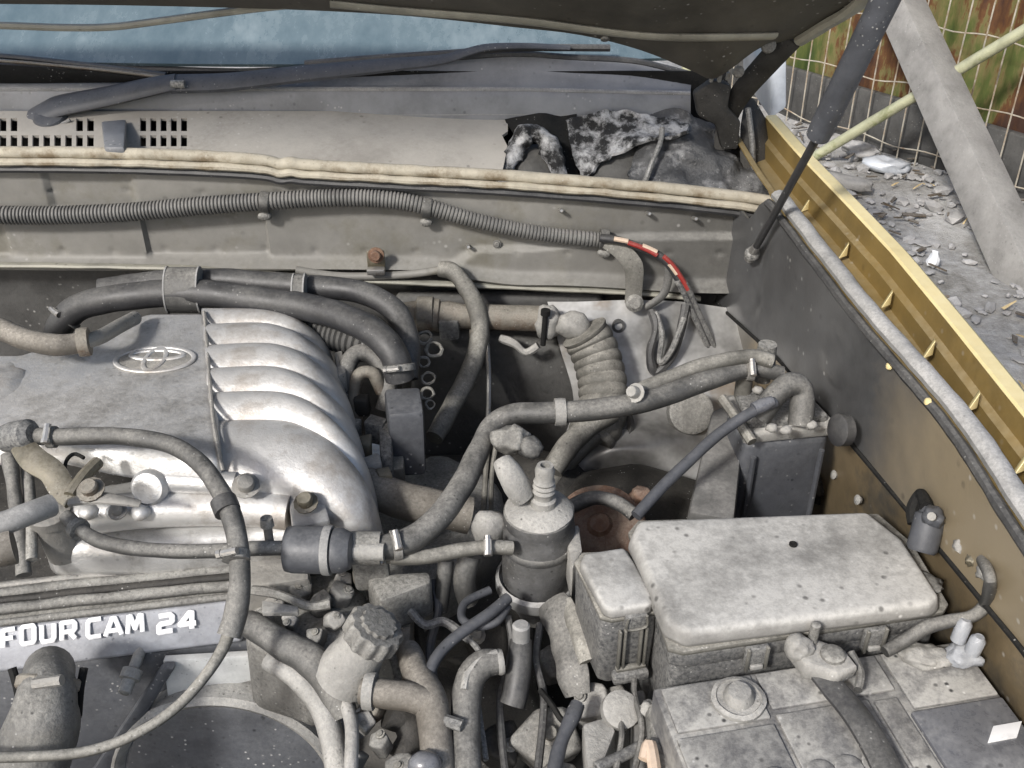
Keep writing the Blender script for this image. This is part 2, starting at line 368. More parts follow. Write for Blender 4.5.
def bare_fn(nt_, N, L, b):     # wheel-arch steel: bare metal with paint and rust staining
    a = nodes_noise(N, L, 7, 5, .6); c = nodes_noise(N, L, 5, 5, .6, (1, 1, 1.7))
    col = ramp(N, L, a, [(.36, (.17, .168, .16)), (.5, (.38, .375, .36)), (.62, (.64, .635, .62))])
    mx = N.new("ShaderNodeMix"); mx.data_type = 'RGBA'
    L.new(ramp(N, L, c, [(.54, (0, 0, 0)), (.66, (1, 1, 1))]), mx.inputs[0]); L.new(col, mx.inputs[6]); mx.inputs[7].default_value = (.17, .105, .04, 1)
    L.new(mx.outputs[2], b.inputs["Base Color"]); b.inputs["Metallic"].default_value = .45; b.inputs["Roughness"].default_value = .42
    f = nodes_noise(N, L, 120, 4, .7); bn = N.new("ShaderNodeBump"); bn.inputs["Strength"].default_value = .08; L.new(f, bn.inputs["Height"]); L.new(bn.outputs[0], b.inputs["Normal"])
M['bare'] = special('worn_wheel_arch_steel', bare_fn)

UP = Vector((0, 0, 1)); XX = Vector((1, 0, 0)); YY = Vector((0, 1, 0))
def sstep(a, b, x):
    t = max(0, min(1, (x - a) / (b - a))); return t * t * (3 - 2 * t)

# ================================================================== SETTING: ground
g = []
for i in range(61):
    r = []
    for j in range(61):
        x, y = -1 + j * .1, 0.2 + i * .1
        z = .03 * noise.fractal(Vector((x * 2.2, y * 2.2, 3)), 1, 2, 4)
        r.append(Vector((x, y, z - (.02 if (i in (0, 60) or j in (0, 60)) else 0))))
    g.append(r)
MB().grid(g, 0).obj('ground', M['ground'], kind='structure')
gs = [[Vector((x, y, -.06)) for x in (-600, -60, -6, 6, 60, 600)] for y in (-600, -60, -6, 7, 60, 600)]
MB().grid(gs, 0).obj('ground_plain', M['ground'], kind='structure')

# ================================================================== CAR BODY
car = thing('car', 'dusty gold car with its bonnet up, engine bay open to view', 'car', Vector((-.3, 1.3, 0)))
# --- windscreen
def ws(px, py):
    d = D(px, py); t = (1.09 - CZ - .65 * 1.551) / (d.z - .65 * d.y); return EYE + d * t
ex0, ex1 = -1.25, .36
rows = []
for k in range(9):
    y = 1.545 + k * .07; r = []
    for j in range(15):
        f = j / 14; x = ex0 + (ex1 - ex0) * f; xc = (x + .34) / .75
        r.append(Vector((x, y + .06 * xc * xc, 1.088 + .65 * (y - 1.551) + .0 * xc)))
    rows.append(r)
wsh = MB().loft(rows, 2, 2, .006).obj('windscreen', M['glass'], car)
# black ceramic band along the foot of the glass
# --- cowl: windscreen foot band and grille panel
def cz(py): return 1.0 + (155 - py) / 45 * .030
cols = [-330, -260, -200, -150]
hl = []                                    # (x0, x1) holes left grille then right grille
for k in range(-6, 9): hl.append((1 + k * 10.9, 7.6 + k * 10.9))
hr = [(141 + k * 10.2, 147 + k * 10.2) for k in range(5)]
for a, b in hl + hr: cols += [a, b]
cols += [104, 126, 200, 240, 280, 320, 360, 400, 430, 460, 480, 495, 505]
cols = sorted(cols); rws = [172, 149, 138, 134, 121, 114]
g = [[pz(px + (0 if px < 490 else 3 * math.sin(py * .9)), py, (.985 if py > 160 else cz(py)) - .012 * sstep(200, 520, px)) for px in cols] for py in rws]
holes = set()
for (a, b) in hl + hr:
    j = cols.index(a)
    holes.add((1, j))
    if (a, b) in hr or not (22 < a < 76): holes.add((3, j))
MB().grid(g, .005, holes).obj('cowl_grille', M['cowl'], car, ang=25)
# low band up to the glass
def line(pts):                       # interpolate a polyline of (px, py) at px
    def f(px):
        for (a, b), (c, d) in zip(pts, pts[1:]):
            if px <= c: return b + (d - b) * (px - a) / (c - a)
        return pts[-1][1]
    return f
lo, mi, hi2, tp = line([(-300, 112), (0, 112), (250, 117), (512, 116), (690, 118)]), line([(-300, 90), (0, 92), (250, 92), (512, 92), (690, 96)]), line([(-300, 84), (0, 84), (250, 88), (512, 88), (690, 93)]), line([(-300, 62), (0, 66), (250, 72), (380, 64), (512, 55), (640, 62), (690, 75)])
pxs = [-300, -200, -100, 0, 80, 160, 250, 340, 430, 512, 570, 630, 665, 690]
rows = [[pY(p, lo(p) + 3, 1.512) for p in pxs], [pY(p, lo(p) - 6, 1.514) for p in pxs], [pY(p, mi(p), 1.520) for p in pxs], [pY(p, hi2(p), 1.527) for p in pxs], [pY(p, tp(p) + 8, 1.548) for p in pxs], [pY(p, tp(p), 1.556) for p in pxs]]
MB().loft(rows, 3, 3, .006).obj('windscreen_cowl', M['cowlblue'], car)
for yy, nm, sg in (((lo), 'cowl_bead', 3), ((mi), 'cowl_bead', 1.5)):
    pts = [pY(p, yy(p) - 2, 1.511 if sg == 3 else 1.5185) for p in pxs[2:]]
    MB().tube(pts, .0042, 8).obj(nm, M['greyseal'], car)
MB().tube([pY(p, tp(p), 1.553) for p in pxs], .006, 8).obj('glass_seal', M['rubber'], car)
# water-drain trough behind the cowl seal (dark)
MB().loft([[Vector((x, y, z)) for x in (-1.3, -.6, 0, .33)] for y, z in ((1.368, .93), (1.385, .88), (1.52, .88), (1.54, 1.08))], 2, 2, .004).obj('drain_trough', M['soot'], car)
# clip plate beside the grille
MB().prism(Z([(101, 121), (126, 119), (124, 147), (104, 147)], 1.032), Vector((0, 0, -.012)), .003).obj('cowl_clip', M['cowlblue'], car)
# --- cowl seal: cream bead over a brown flange
sp = [(-330, 153), (-120, 151), (0, 152), (100, 153), (200, 156), (262, 160), (280, 164), (292, 163), (310, 165), (400, 170), (512, 176), (640, 186), (720, 194), (778, 202)]
MB().tube([pY(a, b, 1.345) for a, b in sp], .0088, 10, wob=.10, per=10, flat=.95, up=UP).obj('cowl_seal', M['seal'], car)
MB().tube([pY(a, b + 10, 1.337) for a, b in sp], .0062, 10, wob=.25, per=10, seed=4, flat=.9, up=UP).obj('seal_flange', M['seal'], car)
MB().tube([pY(a, b + 17, 1.343) for a, b in sp], .0055, 8, wob=.1, per=6, seed=4).obj('seal_lip', M['rubber'], car)
# --- firewall
def rrect(x, z, x0, x1, z0, z1, e=.005):
    return sstep(x0 - e, x0, x) * sstep(x1 + e, x1, x) * sstep(z0 - e, z0, z) * sstep(z1 + e, z1, z)
def fx(px): return (px - 512) / 1000 * 1.49
def fwz(py): d = D(512, py); return CZ + d.z * (1.36 / d.y)
xs = [-1.25 + k * .0045 for k in range(360)]; xs = [x for x in xs if x <= .355]
def flange(x): return .845 - .022 * sstep(-.15, .02, x) - .012 * sstep(.05, .3, x)
def fwall(x, z):
    y = 1.355
    y += .008 * rrect(x, z, fx(150), fx(268), fwz(254), fwz(216), .003) + .008 * rrect(x, z, fx(-300), fx(10), fwz(256), fwz(180), .003)
    y += .007 * rrect(x, z, fx(66), fx(146), fwz(206), fwz(170), .003)
    y -= .009 * sstep(-.095 + (z - .85) * 1.3, -.07 + (z - .85) * 1.3, x) * sstep(.875, .868, z - .02 * sstep(0, .2, x))
    y += .0025 * noise.noise(Vector((x * 5, z * 9, 2)))
    dxw = (x + .03) % .075 - .0375
    y += .003 * math.exp(-(dxw / .004) ** 2 - ((z - .866) / .004) ** 2) + .003 * math.exp(-(((x + .06) % .11 - .055) / .004) ** 2 - ((z - .958) / .004) ** 2)
    fz = flange(x)
    y -= .020 * math.exp(-((z - fz) / .007) ** 2)
    y += .035 * sstep(fz - .004, fz - .016, z)
    y -= .012 * math.exp(-((z - (fz - .045)) / .005) ** 2) * sstep(.0, -.2, x)
    return y
zs = [.995 - k * .004 for k in range(55)] + [.76, .72, .66, .6, .5]
SEALZ = [(pY(a, b + 14, 1.345).x, pY(a, b + 14, 1.345).z) for a, b in sp]
def seal_z(x):
    for (x0, z0), (x1, z1) in zip(SEALZ, SEALZ[1:]):
        if x <= x1: return z0 + (z1 - z0) * (x - x0) / (x1 - x0) if x > x0 else z0
    return SEALZ[-1][1]
nz_ = 44
up_rows, lo_rows = [], []
for k in range(nz_ + 1):
    up_rows.append([]); 
    for x in xs:
        z0, z1 = min(.995, seal_z(x)), flange(x) - .013
        z = z0 + (z1 - z0) * k / nz_; up_rows[-1].append(Vector((x, fwall(x, z), z)))
for k in range(15):
    lo_rows.append([])
    for x in xs[::3]:
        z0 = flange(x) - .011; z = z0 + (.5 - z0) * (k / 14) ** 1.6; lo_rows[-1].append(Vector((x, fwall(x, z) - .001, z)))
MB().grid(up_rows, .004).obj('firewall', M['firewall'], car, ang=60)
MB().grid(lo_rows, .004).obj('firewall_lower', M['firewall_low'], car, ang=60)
MB().tube([pY(a, b, 1.334) for a, b in ((-100, 264), (0, 265), (180, 268), (256, 274), (380, 281), (470, 285), (560, 289), (640, 293), (700, 299))], .0065, 8, flat=.6, up=UP, wob=.15).obj('flange_bead', M['hoodrib'], car)
# dark padding low on the firewall
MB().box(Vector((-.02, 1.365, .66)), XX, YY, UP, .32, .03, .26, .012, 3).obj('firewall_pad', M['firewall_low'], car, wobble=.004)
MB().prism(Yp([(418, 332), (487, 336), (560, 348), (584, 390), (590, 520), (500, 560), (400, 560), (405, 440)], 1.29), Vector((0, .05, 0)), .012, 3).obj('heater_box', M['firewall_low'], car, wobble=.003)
# bolts and studs on the firewall
for (a, b) in ((468, 246), (647, 213), (693, 218), (560, 210)):
    c = pY(a, b, 1.352); MB().lathe([(.003, 0), (.003, .016), (.0022, .018)], c, Vector((.1, -1, .35)), 8).obj('stud', M['steel'], car)
for (a, b) in ((497, 244), (460, 265), (350, 196), (700, 270)):
    c = pY(a, b, 1.352); MB().bolt(c, Vector((0, -1, .1)), .004, .004).obj('bolt', M['grey'], car)
# --- inner wing (right)
wsp = [(778, 195, .993), (791, 210, .989), (814, 240, .985), (830, 260, .982), (868, 308, .978), (915, 361, .975), (959, 411, .974), (992, 457, .973), (1016, 494, .972), (1062, 562, .970), (1120, 650, .968)]
S3 = Z(wsp)
def along(P, y):
    for a, b in zip(P, P[1:]):
        if b.y <= y <= a.y: return a.lerp(b, (a.y - y) / (a.y - b.y))
    return P[0].lerp(P[1], (P[0].y - y) / (P[0].y - P[1].y)) if y > P[0].y else P[-1].lerp(P[-2], (P[-1].y - y) / (P[-1].y - P[-2].y))
def tab(T):
    def f(y):
        for (a, b), (c, d) in zip(T, T[1:]):
            if y >= c: return d + (b - d) * (y - c) / (a - c)
        return T[-1][1]
    return f
wx = lambda y: along(S3, y).x - .013
wc_ = tab([(1.42, .316), (1.33, .322), (1.144, .36), (.918, .385), (.758, .412), (.583, .43), (.36, .44)])
crease = tab([(1.42, .762), (1.33, .78), (1.144, .806), (.918, .836), (.758, .8446), (.583, .865), (.36, .885)])
wtop = lambda y: along(S3, y).z - .011 - .05 * sstep(1.27, 1.31, y)
wy = [1.385 - k * .0125 for k in range(81)]
rows = []
for k in range(37):
    r = []
    for y in wy:
        a = wtop(y) + (crease(y) - wtop(y)) * k / 36
        x = wx(y) + (wc_(y) - wx(y)) * k / 36
        d = math.hypot(y - .993, a - .9025)
        x += -.0022 * sstep(.034, .031, d) - .004 * math.exp(-((d - .034) / .002) ** 2) * .3 + .004 * math.exp(-(((y - 1.12) / .03) ** 2 + ((a - .9) / .035) ** 2)) + .0025 * noise.noise(Vector((y * 6, a * 8, 1)))
        x += .008 * math.exp(-(((y - 1.26) / .02) ** 2)) * sstep(.80, .83, a)
        r.append(Vector((x, y, a)))
    rows.append(r)
MB().grid(rows, .0035).obj('inner_wing', M['wing'], car, ang=60)
MB().grid([[Vector((wc_(y) + .010 + .02 * k / 12, y, crease(y) + .004 + (.5 - crease(y)) * k / 12)) for y in wy] for k in range(13)], .0035).obj('wing_apron', M['apron'], car, ang=60)
MB().tube([Vector((wc_(y) - .0005, y, crease(y) - .001)) for y in wy[::4]], .0028, 6, per=3).obj('seam_sealant', M['soot'], car)
for (a, b) in ((889, 366), (916, 402)):
    c = pX(a, b, .392 if a > 850 else .37); c.x = wx(c.y) + (wc_(c.y) - wx(c.y)) * (wtop(c.y) - c.z) / (wtop(c.y) - crease(c.y)) - .002; MB().lathe([(.0045, 0), (.004, .002), (.0015, .0035)], c, Vector((-1, -.2, .3)), 10).obj('plug', M['gold_sunlit'], car)
for (a, b, rr) in ((836, 475, .006), (860, 500, .006)):
    c = pX(a, b, .395); MB().lathe([(rr * .7, 0), (rr, .004), (.002, .006)], c, Vector((-1, -.2, .3)), 10).obj('plug', M['palecrust'], car)
c = pX(797, 336, .372); MB().lathe([(.012, 0), (.012, .006), (.006, .004)], c, Vector((-1, 0, .05)), 20).obj('grommet', M['rubber'], car)
# --- wing gutter seal, gold flange and outer wing
pass
MB().tube(S3, .0105, 10, wob=.08, per=10, flat=.75, up=UP).obj('wing_seal', M['greyseal'], car)
MB().tube([p + Vector((-.013, -.002, -.010)) for p in S3], .0055, 8, wob=.15, per=8).obj('seal_lip', M['rubber'], car)
lip = [(738, 84, 1.024), (750, 99, 1.022), (796, 153, 1.017), (846, 205, 1.011), (891, 253, 1.005), (944, 317, .998), (1010, 400, .990), (1100, 510, .980)]
L3 = Z(lip)
ys = [1.50 - .04 * k for k in range(25)]
A = [along(L3, y) for y in ys]; Bq = [along(S3, y) for y in ys]
for k, y in enumerate(ys):
    if Bq[k].x > A[k].x - .012: Bq[k].x = A[k].x - .012
    if y > 1.28: Bq[k].x = A[k].x - .05
rows = [[p + Vector((-.001, 0, .0)) for p in A], [p + Vector((-.002, 0, -.022)) for p in A], [p + Vector((-.009, 0, -.026)) for p in A], [p + Vector((-.010, 0, -.046)) for p in A], [Vector((b.lerp(a, .35).x, b.y, min(a.z - .05, b.z - .02))) for a, b in zip(A, Bq)], [b + Vector((.004, 0, -.012)) for b in Bq], [b + Vector((-.004, 0, -.012)) for b in Bq]]
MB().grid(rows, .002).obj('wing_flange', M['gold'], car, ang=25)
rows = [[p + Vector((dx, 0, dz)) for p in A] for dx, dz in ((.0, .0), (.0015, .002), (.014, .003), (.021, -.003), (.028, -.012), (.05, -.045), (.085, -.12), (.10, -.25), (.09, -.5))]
MB().grid(rows, .0015).obj('outer_wing', M['gold_sunlit'], car, ang=30)
for (a, b) in ((805, 208), (843, 254), (886, 303), (928, 353), (972, 406), (1020, 468)):
    p = pz(a, b, .972) + Vector((-.004, 0, -.004))
    MB().prism([p + Vector((.010, .003, .017)), p + Vector((-.002, -.005, .0)), p + Vector((.009, -.001, .002))], Vector((.001, .006, .0)), .0004, 1).obj('gusset', M['gold_sunlit'], car)
# pale A-pillar / door edge behind the hinge
MB().prism([pY(770, 78, 1.75), pY(787, 58, 1.75), pY(787, 108, 1.75), pY(770, 120, 1.75)], Vector((.0, .25, 0)), .006).obj('door_edge', M['bodypale'], car)
# floor pan shades the bay from below
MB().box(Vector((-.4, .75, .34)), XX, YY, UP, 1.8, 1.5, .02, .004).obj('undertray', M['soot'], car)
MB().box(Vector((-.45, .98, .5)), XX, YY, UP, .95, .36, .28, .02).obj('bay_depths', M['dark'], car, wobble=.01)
# --- worn wheel arch panel
rows = [Yp([(548, 302), (610, 300), (680, 302), (742, 308)], 1.325), Yp([(560, 345), (620, 345), (690, 348), (748, 350)], 1.28), Yp([(575, 400), (630, 402), (690, 404), (742, 402)], 1.22), Yp([(560, 445), (620, 436), (680, 440), (722, 460)], 1.15), Yp([(560, 478), (610, 452), (660, 458), (716, 488)], 1.12), Yp([(545, 500), (600, 480), (660, 484), (712, 512)], 1.13)]
MB().loft(rows, 6, 5, .004, disp=lambda p, i, j: p + Vector((0, -.012, .008)) * math.exp(-((i - .55) / .12) ** 2) + noise.noise_vector(p * 9) * .004).obj('wheel_arch', M['bare'], car, ang=50)
c = pY(610, 425, 1.16); MB().lathe([(.034, 0), (.034, .008), (.028, .012), (.024, .004), (.01, .004)], c, Vector((.2, -.7, .7)), 28, ).obj('arch_grommet', M['firewall_low'], car)
c = pY(690, 412, 1.17); MB().lathe([(.032, -.01), (.032, .008), (.024, .012), (.01, .010)], c, Vector((.1, -.8, .6)), 28).obj('arch_plug', M['grey'], car)
c = pY(618, 325, 1.305); MB().lathe([(.010, 0), (.010, .01), (.006, .010), (.005, .002)], c, Vector((0, -1, .3)), 16).obj('arch_bung', M['rubber'], car)
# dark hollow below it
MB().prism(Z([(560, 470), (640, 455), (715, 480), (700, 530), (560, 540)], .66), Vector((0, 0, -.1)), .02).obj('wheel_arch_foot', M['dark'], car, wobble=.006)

# ================================================================== BONNET
hood = thing('bonnet', 'raised bonnet seen from below, dark underside with pale rim', 'bonnet', Vector((-.3, 1.4, 1.17)))
edge = [(-120, 3), (0, 4), (100, 5), (200, 7), (300, 10), (380, 14), (440, 19), (512, 27), (580, 35), (640, 50), (690, 70), (712, 79), (732, 68), (760, 48), (790, 40), (797, 37)]
E3 = [Vector((-1.15, 1.42, 1.19))] + Yp(edge, 1.40)
def hrow(s):
    out = []
    for i, p in enumerate(E3):
        f = p.x - .40
        q = p + Vector((0, -.80 * s, .60 * s))
        q.z += .10 * sstep(0, .9, s) * (0 if p.x > .2 else 1) * 0
        if p.x > .2:  # corner droop fades forward
            q.z += (1.185 - .04 * (p.x + .0) - p.z) * sstep(0, .14, s) * .8
        if i >= len(E3) - 3: q.x += .046 * min(1, s / .11)
        out.append(q)
    return out
MB().loft([hrow(s) for s in (0, .015, .05, .1, .16, .3, .6, .98)], 4, 3, -.004).obj('inner_panel', M['hoodin'], hood, ang=50)
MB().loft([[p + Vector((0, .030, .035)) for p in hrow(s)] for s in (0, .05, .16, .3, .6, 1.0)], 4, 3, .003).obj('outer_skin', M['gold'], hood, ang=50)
rib = [(330, 3), (400, 9), (470, 15), (530, 20), (600, 29), (660, 35), (720, 37), (775, 35), (800, 33)]
def on_hood(px, py):
    best = None
    for k in range(60):
        rw = hrow(k * .004)
        for p, q in zip(rw, rw[1:]):
            d1, d2 = dep(p), dep(q); x1, x2 = 512 + 1000 * p.x / d1, 512 + 1000 * q.x / d2
            if x1 <= px <= x2:
                m = p.lerp(q, (px - x1) / (x2 - x1)); up_ = (m - EYE).dot(Vector((0, sP, cP))); y_ = 384 - 1000 * up_ / dep(m)
                if best is None or abs(y_ - py) < best[0]: best = (abs(y_ - py), m)
    return best[1] + Vector((0, -.6, -.8)) * .002
MB().tube([on_hood(a, b) for a, b in rib[:-1]], .009, 8, flat=.45, up=Vector((0, -.6, -.8))).obj('rib', M['hoodrib'], hood)
MB().tube([hrow(s)[-1] + Vector((.004, -.004, -.004)) for s in (0, .05, .12, .3, .6, .98)], .011, 8, flat=.7, up=UP).obj('side_rim', M['hoodrib'], hood)
# loose rear strip of rubber hanging below the edge
MB().tube([pY(a, b, y) for a, b, y in ((-100, 24, 1.46), (0, 25.5, 1.46), (60, 27.5, 1.46), (110, 27, 1.46), (160, 21, 1.45), (212, 14, 1.43), (260, 8, 1.41), (300, 4, 1.40))], .0065, 8, flat=.8, up=UP).obj('edge_strip', M['hoodrib'], hood)
c = pY(605, 38, 1.385); MB().lathe([(.006, 0), (.006, .003), (.003, .004)], c, Vector((0, -.6, -.8)), 12).obj('stop_rubber', M['grey'], hood)
# hinge
MB().tube([pY(790, 38, 1.40), pY(768, 62, 1.42), pY(742, 92, 1.45), pY(728, 118, 1.47), pY(722, 150, 1.46)], [.018, .017, .016, .015, .013], 8, flat=.35, up=Vector((0, -1, .5)), per=5).obj('hinge_arm', M['dark'], hood)
MB().prism([pY(a, b, 1.44) for a, b in ((694, 94), (714, 80), (732, 86), (728, 108), (741, 122), (738, 150), (722, 150), (716, 126), (698, 116))], Vector((0, .02, 0)), .004).obj('hinge_plate', M['dark'], hood)
c = pY(768, 46, 1.40); MB().lathe([(.010, 0), (.010, .008), (.006, .011)], c, Vector((-.1, -1, .4)), 14).obj('hinge_bolt', M['grey'], hood)
c = pY(738, 72, 1.425); MB().lathe([(.008, 0), (.008, .008), (.005, .010)], c, Vector((-.1, -1, .4)), 14).obj('hinge_bolt', M['grey'], hood)
for a, b in ((711, 81), (719, 81), (727, 79)):
    c = pY(a, b, 1.437); MB().lathe([(.0032, 0), (.0032, .010), (.002, .012)], c, Vector((0, -.5, 1)), 8).obj('spring_coil', M['palecrust'], hood)
# rubber guard behind the hinge
MB().loft([Yp([(742, 105), (752, 98), (770, 125), (785, 150)], 1.50), Yp([(740, 145), (752, 140), (772, 150), (786, 172)], 1.46), Yp([(742, 180), (752, 183), (770, 188), (782, 196)], 1.43)], 5, 5, .006).obj('hinge_guard', M['dark'], car, wobble=.004)
MB().tube([pY(748, 108, 1.47), pY(752, 140, 1.445), pY(755, 170, 1.43), pY(775, 182, 1.42)], .0045, 8).obj('guard_lip', M['plastic'], car)

# ================================================================== GAS STRUT
st = thing('gas_strut', 'black gas strut with thin rod holding the bonnet up', 'gas strut', pX(752, 254, .332))
ball = pX(752, 254, .332)
p1 = pt(818, 136, 1.13); top = pt(892, -14, .97); top2 = p1 + (top - p1) * 1.75
MB().tube([ball, p1], .0052, 10, per=3).obj('rod', M['rubber'], st)
MB().lathe([(.004, -.004), (.0135, 0), (.0145, .02), (.0145, .55), (.012, .56)], p1, top - p1, 20).obj('cylinder', M['strut'], st)
MB().blob(ball, .011, .011, .011, 0, 1, 2).obj('ball_socket', M['plastic'], st)
MB().lathe([(.008, -.012), (.007, .01), (.0055, .022)], ball, p1 - ball, 12).obj('rod_end', M['steel'], st)

# ================================================================== WIPERS
wp = thing('wiper', 'dark grey wiper arm lying across the windscreen foot', 'wiper', pY(48, 118, 1.49))
MB().tube([pY(30, 118, 1.485), pY(46, 112, 1.485), pY(60, 106, 1.485), pY(105, 97, 1.487), pY(150, 87, 1.49), pY(176, 82, 1.492)], [.016, .022, .0215, .020, .0185, .016], 12, flat=.45, up=Vector((0, -.5, 1)), per=6).obj('arm_head', M['strut'], wp)
MB().tube([pY(172, 84, 1.495), pY(230, 82, 1.50), pY(300, 74, 1.505), pY(380, 66, 1.51), pY(440, 60, 1.515), pY(468, 52, 1.52), pY(490, 47, 1.525), pY(530, 46, 1.53), pY(570, 48, 1.535)], [.0185, .018, .0165, .014, .010, .008, .007, .006, .005], 10, flat=.5, up=Vector((0, -.5, 1)), per=6).obj('arm', M['strut'], wp)
MB().tube([pY(305, 64, 1.53), pY(380, 58, 1.535), pY(455, 53, 1.54), pY(520, 48, 1.545), pY(610, 48, 1.55)], .0055, 8).obj('blade', M['rubber'], wp)
c = pY(52, 121, 1.478); MB().lathe([(.026, -.004), (.026, .006), (.022, .012), (.010, .014)], c, Vector((0, -.45, 1)), 24).obj('cap', M['strut'], wp)
MB().tube([pY(37, 121, 1.463), pY(44, 127, 1.463), pY(56, 126, 1.463), pY(70, 120, 1.463)], .0022, 6).obj('cap_rim', M['greyseal'], wp)
c = pY(178, 84, 1.48); MB().lathe([(.006, -.01), (.006, .01)], c, XX, 12).obj('pivot', M['plastic'], wp)
w2 = thing('wiper', 'black wiper blade pointing off left above the cowl grille', 'wiper', pY(0, 80, 1.5))
MB().tube([pY(-140, 46, 1.53), pY(0, 56, 1.53), pY(60, 62, 1.53), pY(120, 69, 1.525), pY(166, 75, 1.52)], .0065, 8, flat=.6, up=UP).obj('blade', M['rubber'], w2)
MB().tube([pY(-140, 54, 1.518), pY(0, 61, 1.518), pY(60, 66, 1.518), pY(120, 72, 1.515), pY(160, 77, 1.512)], .0028, 8).obj('spine', M['rustpipe'], w2)
MB().tube([pY(-140, 70, 1.513), pY(0, 74, 1.513), pY(70, 76, 1.513), pY(130, 79, 1.511), pY(156, 81, 1.510)], [.016, .016, .012, .006, .003], 8, flat=.3, up=Vector((0, 1, .3)), per=4).obj('arm', M['soot'], w2)

# ================================================================== TORN COWL END
ti = thing('torn_insulation', 'burnt torn black lining with white crusted edges', 'torn lining', pY(600, 185, 1.42))
MB().tube([pY(506, 188, 1.40), pY(509, 165, 1.42), pY(518, 145, 1.44), pY(532, 134, 1.45), pY(546, 142, 1.44), pY(555, 160, 1.42), pY(560, 188, 1.40)], [.010, .013, .016, .012, .016, .014, .010], 12, wob=.6, per=9).obj('arch_edge', M['crust'], ti, wobble=.004, wf=60)
MB().loft([Yp([(566, 122), (600, 112), (640, 112), (692, 122)], 1.49), Yp([(572, 145), (604, 134), (640, 128), (690, 130)], 1.465), Yp([(580, 186), (600, 162), (636, 144), (684, 132)], 1.43)], 8, 8, .005, disp=lambda p, i, j: p + noise.noise_vector(p * 60) * .006 + noise.noise_vector(p * 20) * .008).obj('peeled_sheet', M['crust'], ti)
MB().loft([Yp([(505, 118), (540, 114), (575, 116)], 1.505), Yp([(520, 138), (545, 128), (575, 136)], 1.48), Yp([(556, 160), (566, 158), (578, 160)], 1.46), Yp([(560, 190), (570, 190), (582, 190)], 1.43)], 6, 6, .004, disp=lambda p, i, j: p + noise.noise_vector(p * 50) * .006).obj('hanging_flap', M['soot'], ti)
MB().blob(pY(534, 172, 1.46), .045, .05, .04, .1, 2, 3, 1).obj('duct', M['firewall_low'], ti)
MB().blob(pY(620, 176, 1.47), .06, .05, .05, .08, 2, 3, 2).obj('duct', M['firewall_low'], ti)
cf = thing('crumpled_sheet', 'crumpled dark film bunched in the cowl corner by the hinge', 'film', pY(700, 190, 1.42))
MB().loft([Yp([(640, 118), (690, 112), (725, 135), (745, 150)], 1.50), Yp([(636, 150), (680, 145), (720, 158), (755, 170)], 1.44), Yp([(632, 172), (690, 168), (735, 178), (776, 190)], 1.41), Yp([(632, 192), (690, 194), (735, 200), (778, 206)], 1.375)], 9, 8, .003, disp=lambda p, i, j: p + noise.noise_vector(p * 22) * .012 + noise.noise_vector(p * 55) * .007).obj('film_sheet', M['crumple'], cf, ang=70)
MB().tube([pY(644, 184, 1.39), pY(652, 162, 1.40), pY(660, 145, 1.42), pY(662, 128, 1.44)], .004, 8, wob=.3).obj('film_strap', M['plastic'], cf)

# ================================================================== HARNESS ALONG FIREWALL
wh = thing('wiring_harness', 'ribbed grey conduit running along the firewall below the cream seal', 'wiring', pY(300, 210, 1.34))
hp = [(-300, 216), (-180, 212), (-80, 213), (0, 215), (60, 215), (130, 212), (200, 206), (270, 201), (330, 198), (380, 199), (420, 205), (470, 219), (520, 230), (560, 236), (602, 240)]
MB().tube([pY(a, b, 1.336) for a, b in hp], [.0125] * 7 + [.0118] * 4 + [.0105] * 4, 12, corr=(.0052, .10)).obj('conduit', M['conduit'], wh)
for a, b in ((265, 202), (427, 208), (604, 239)):
    c = pY(a, b, 1.336)
    MB().lathe([(.0145, -.006), (.0148, -.005), (.0148, .005), (.0145, .006)], c, Vector((1, .03, -.1)), 16).obj('clip_band', M['hose'], wh)
    MB().blob(pY(a, b + 14, 1.338), .010, .006, .007, .3, 2, 2, a).obj('clip_foot', M['grey'], wh, wobble=.002, wf=60)
wp_ = [(600, 238), (625, 242), (648, 250), (665, 261), (680, 281), (692, 305), (703, 330), (714, 355), (722, 372)]
W3 = [pY(a, b, 1.318 - .004 * i) for i, (a, b) in enumerate(wp_)]
MB().tube(W3, [.006] * 5 + [.008] * 4, 10, wob=.15).obj('taped_loom', M['rubber'], wh)
for i, (f0, f1, m, off) in enumerate(((.5, 1.0, 'cream', 1), (1.2, 2.6, 'red', -1), (1.6, 2.3, 'cream', 1), (2.7, 3.6, 'red', 1), (3.2, 3.75, 'cream', .2), (3.3, 4.4, 'red', .9))):
    c, par = spline(W3, None, 10); seg = [p + Vector((.0035 * off, -.0062, .004)) for p, q in zip(c, par) if f0 <= q <= f1]
    MB().tube(seg, .0036, 8, per=2).obj('coloured_wire', M[m], wh)
for k, (dx, dz) in enumerate(((.006, 0), (-.005, .003))):
    MB().tube([p + Vector((dx, -.006, dz)) for p in W3[4:]], .004, 8, wob=.2, seed=k).obj('wire', M['plastic'], wh)
lb = thing('loom_bracket', 'flat dusty grey arm hanging from the conduit with black wire loops', 'bracket', pY(640, 300, 1.31))
MB().tube([pY(606, 242, 1.325), pY(622, 252, 1.318), pY(633, 266, 1.312), pY(634, 285, 1.308), pY(633, 303, 1.304)], [.010, .013, .015, .013, .013], 10, flat=.3, up=Vector((0, -1, .4)), per=6).obj('arm', M['hose_pale'], lb)
MB().lathe([(.013, 0), (.013, .010), (.008, .014)], pY(634, 303, 1.303), Vector((0, -1, .5)), 18).obj('eye', M['grey'], lb)
MB().tube([pY(668, 262, 1.31), pY(668, 280, 1.305), pY(662, 296, 1.30), pY(645, 308, 1.298)], [.006, .0065, .006, .005], 8, flat=.4, up=Vector((0, -1, .4))).obj('brace', M['hose'], lb)
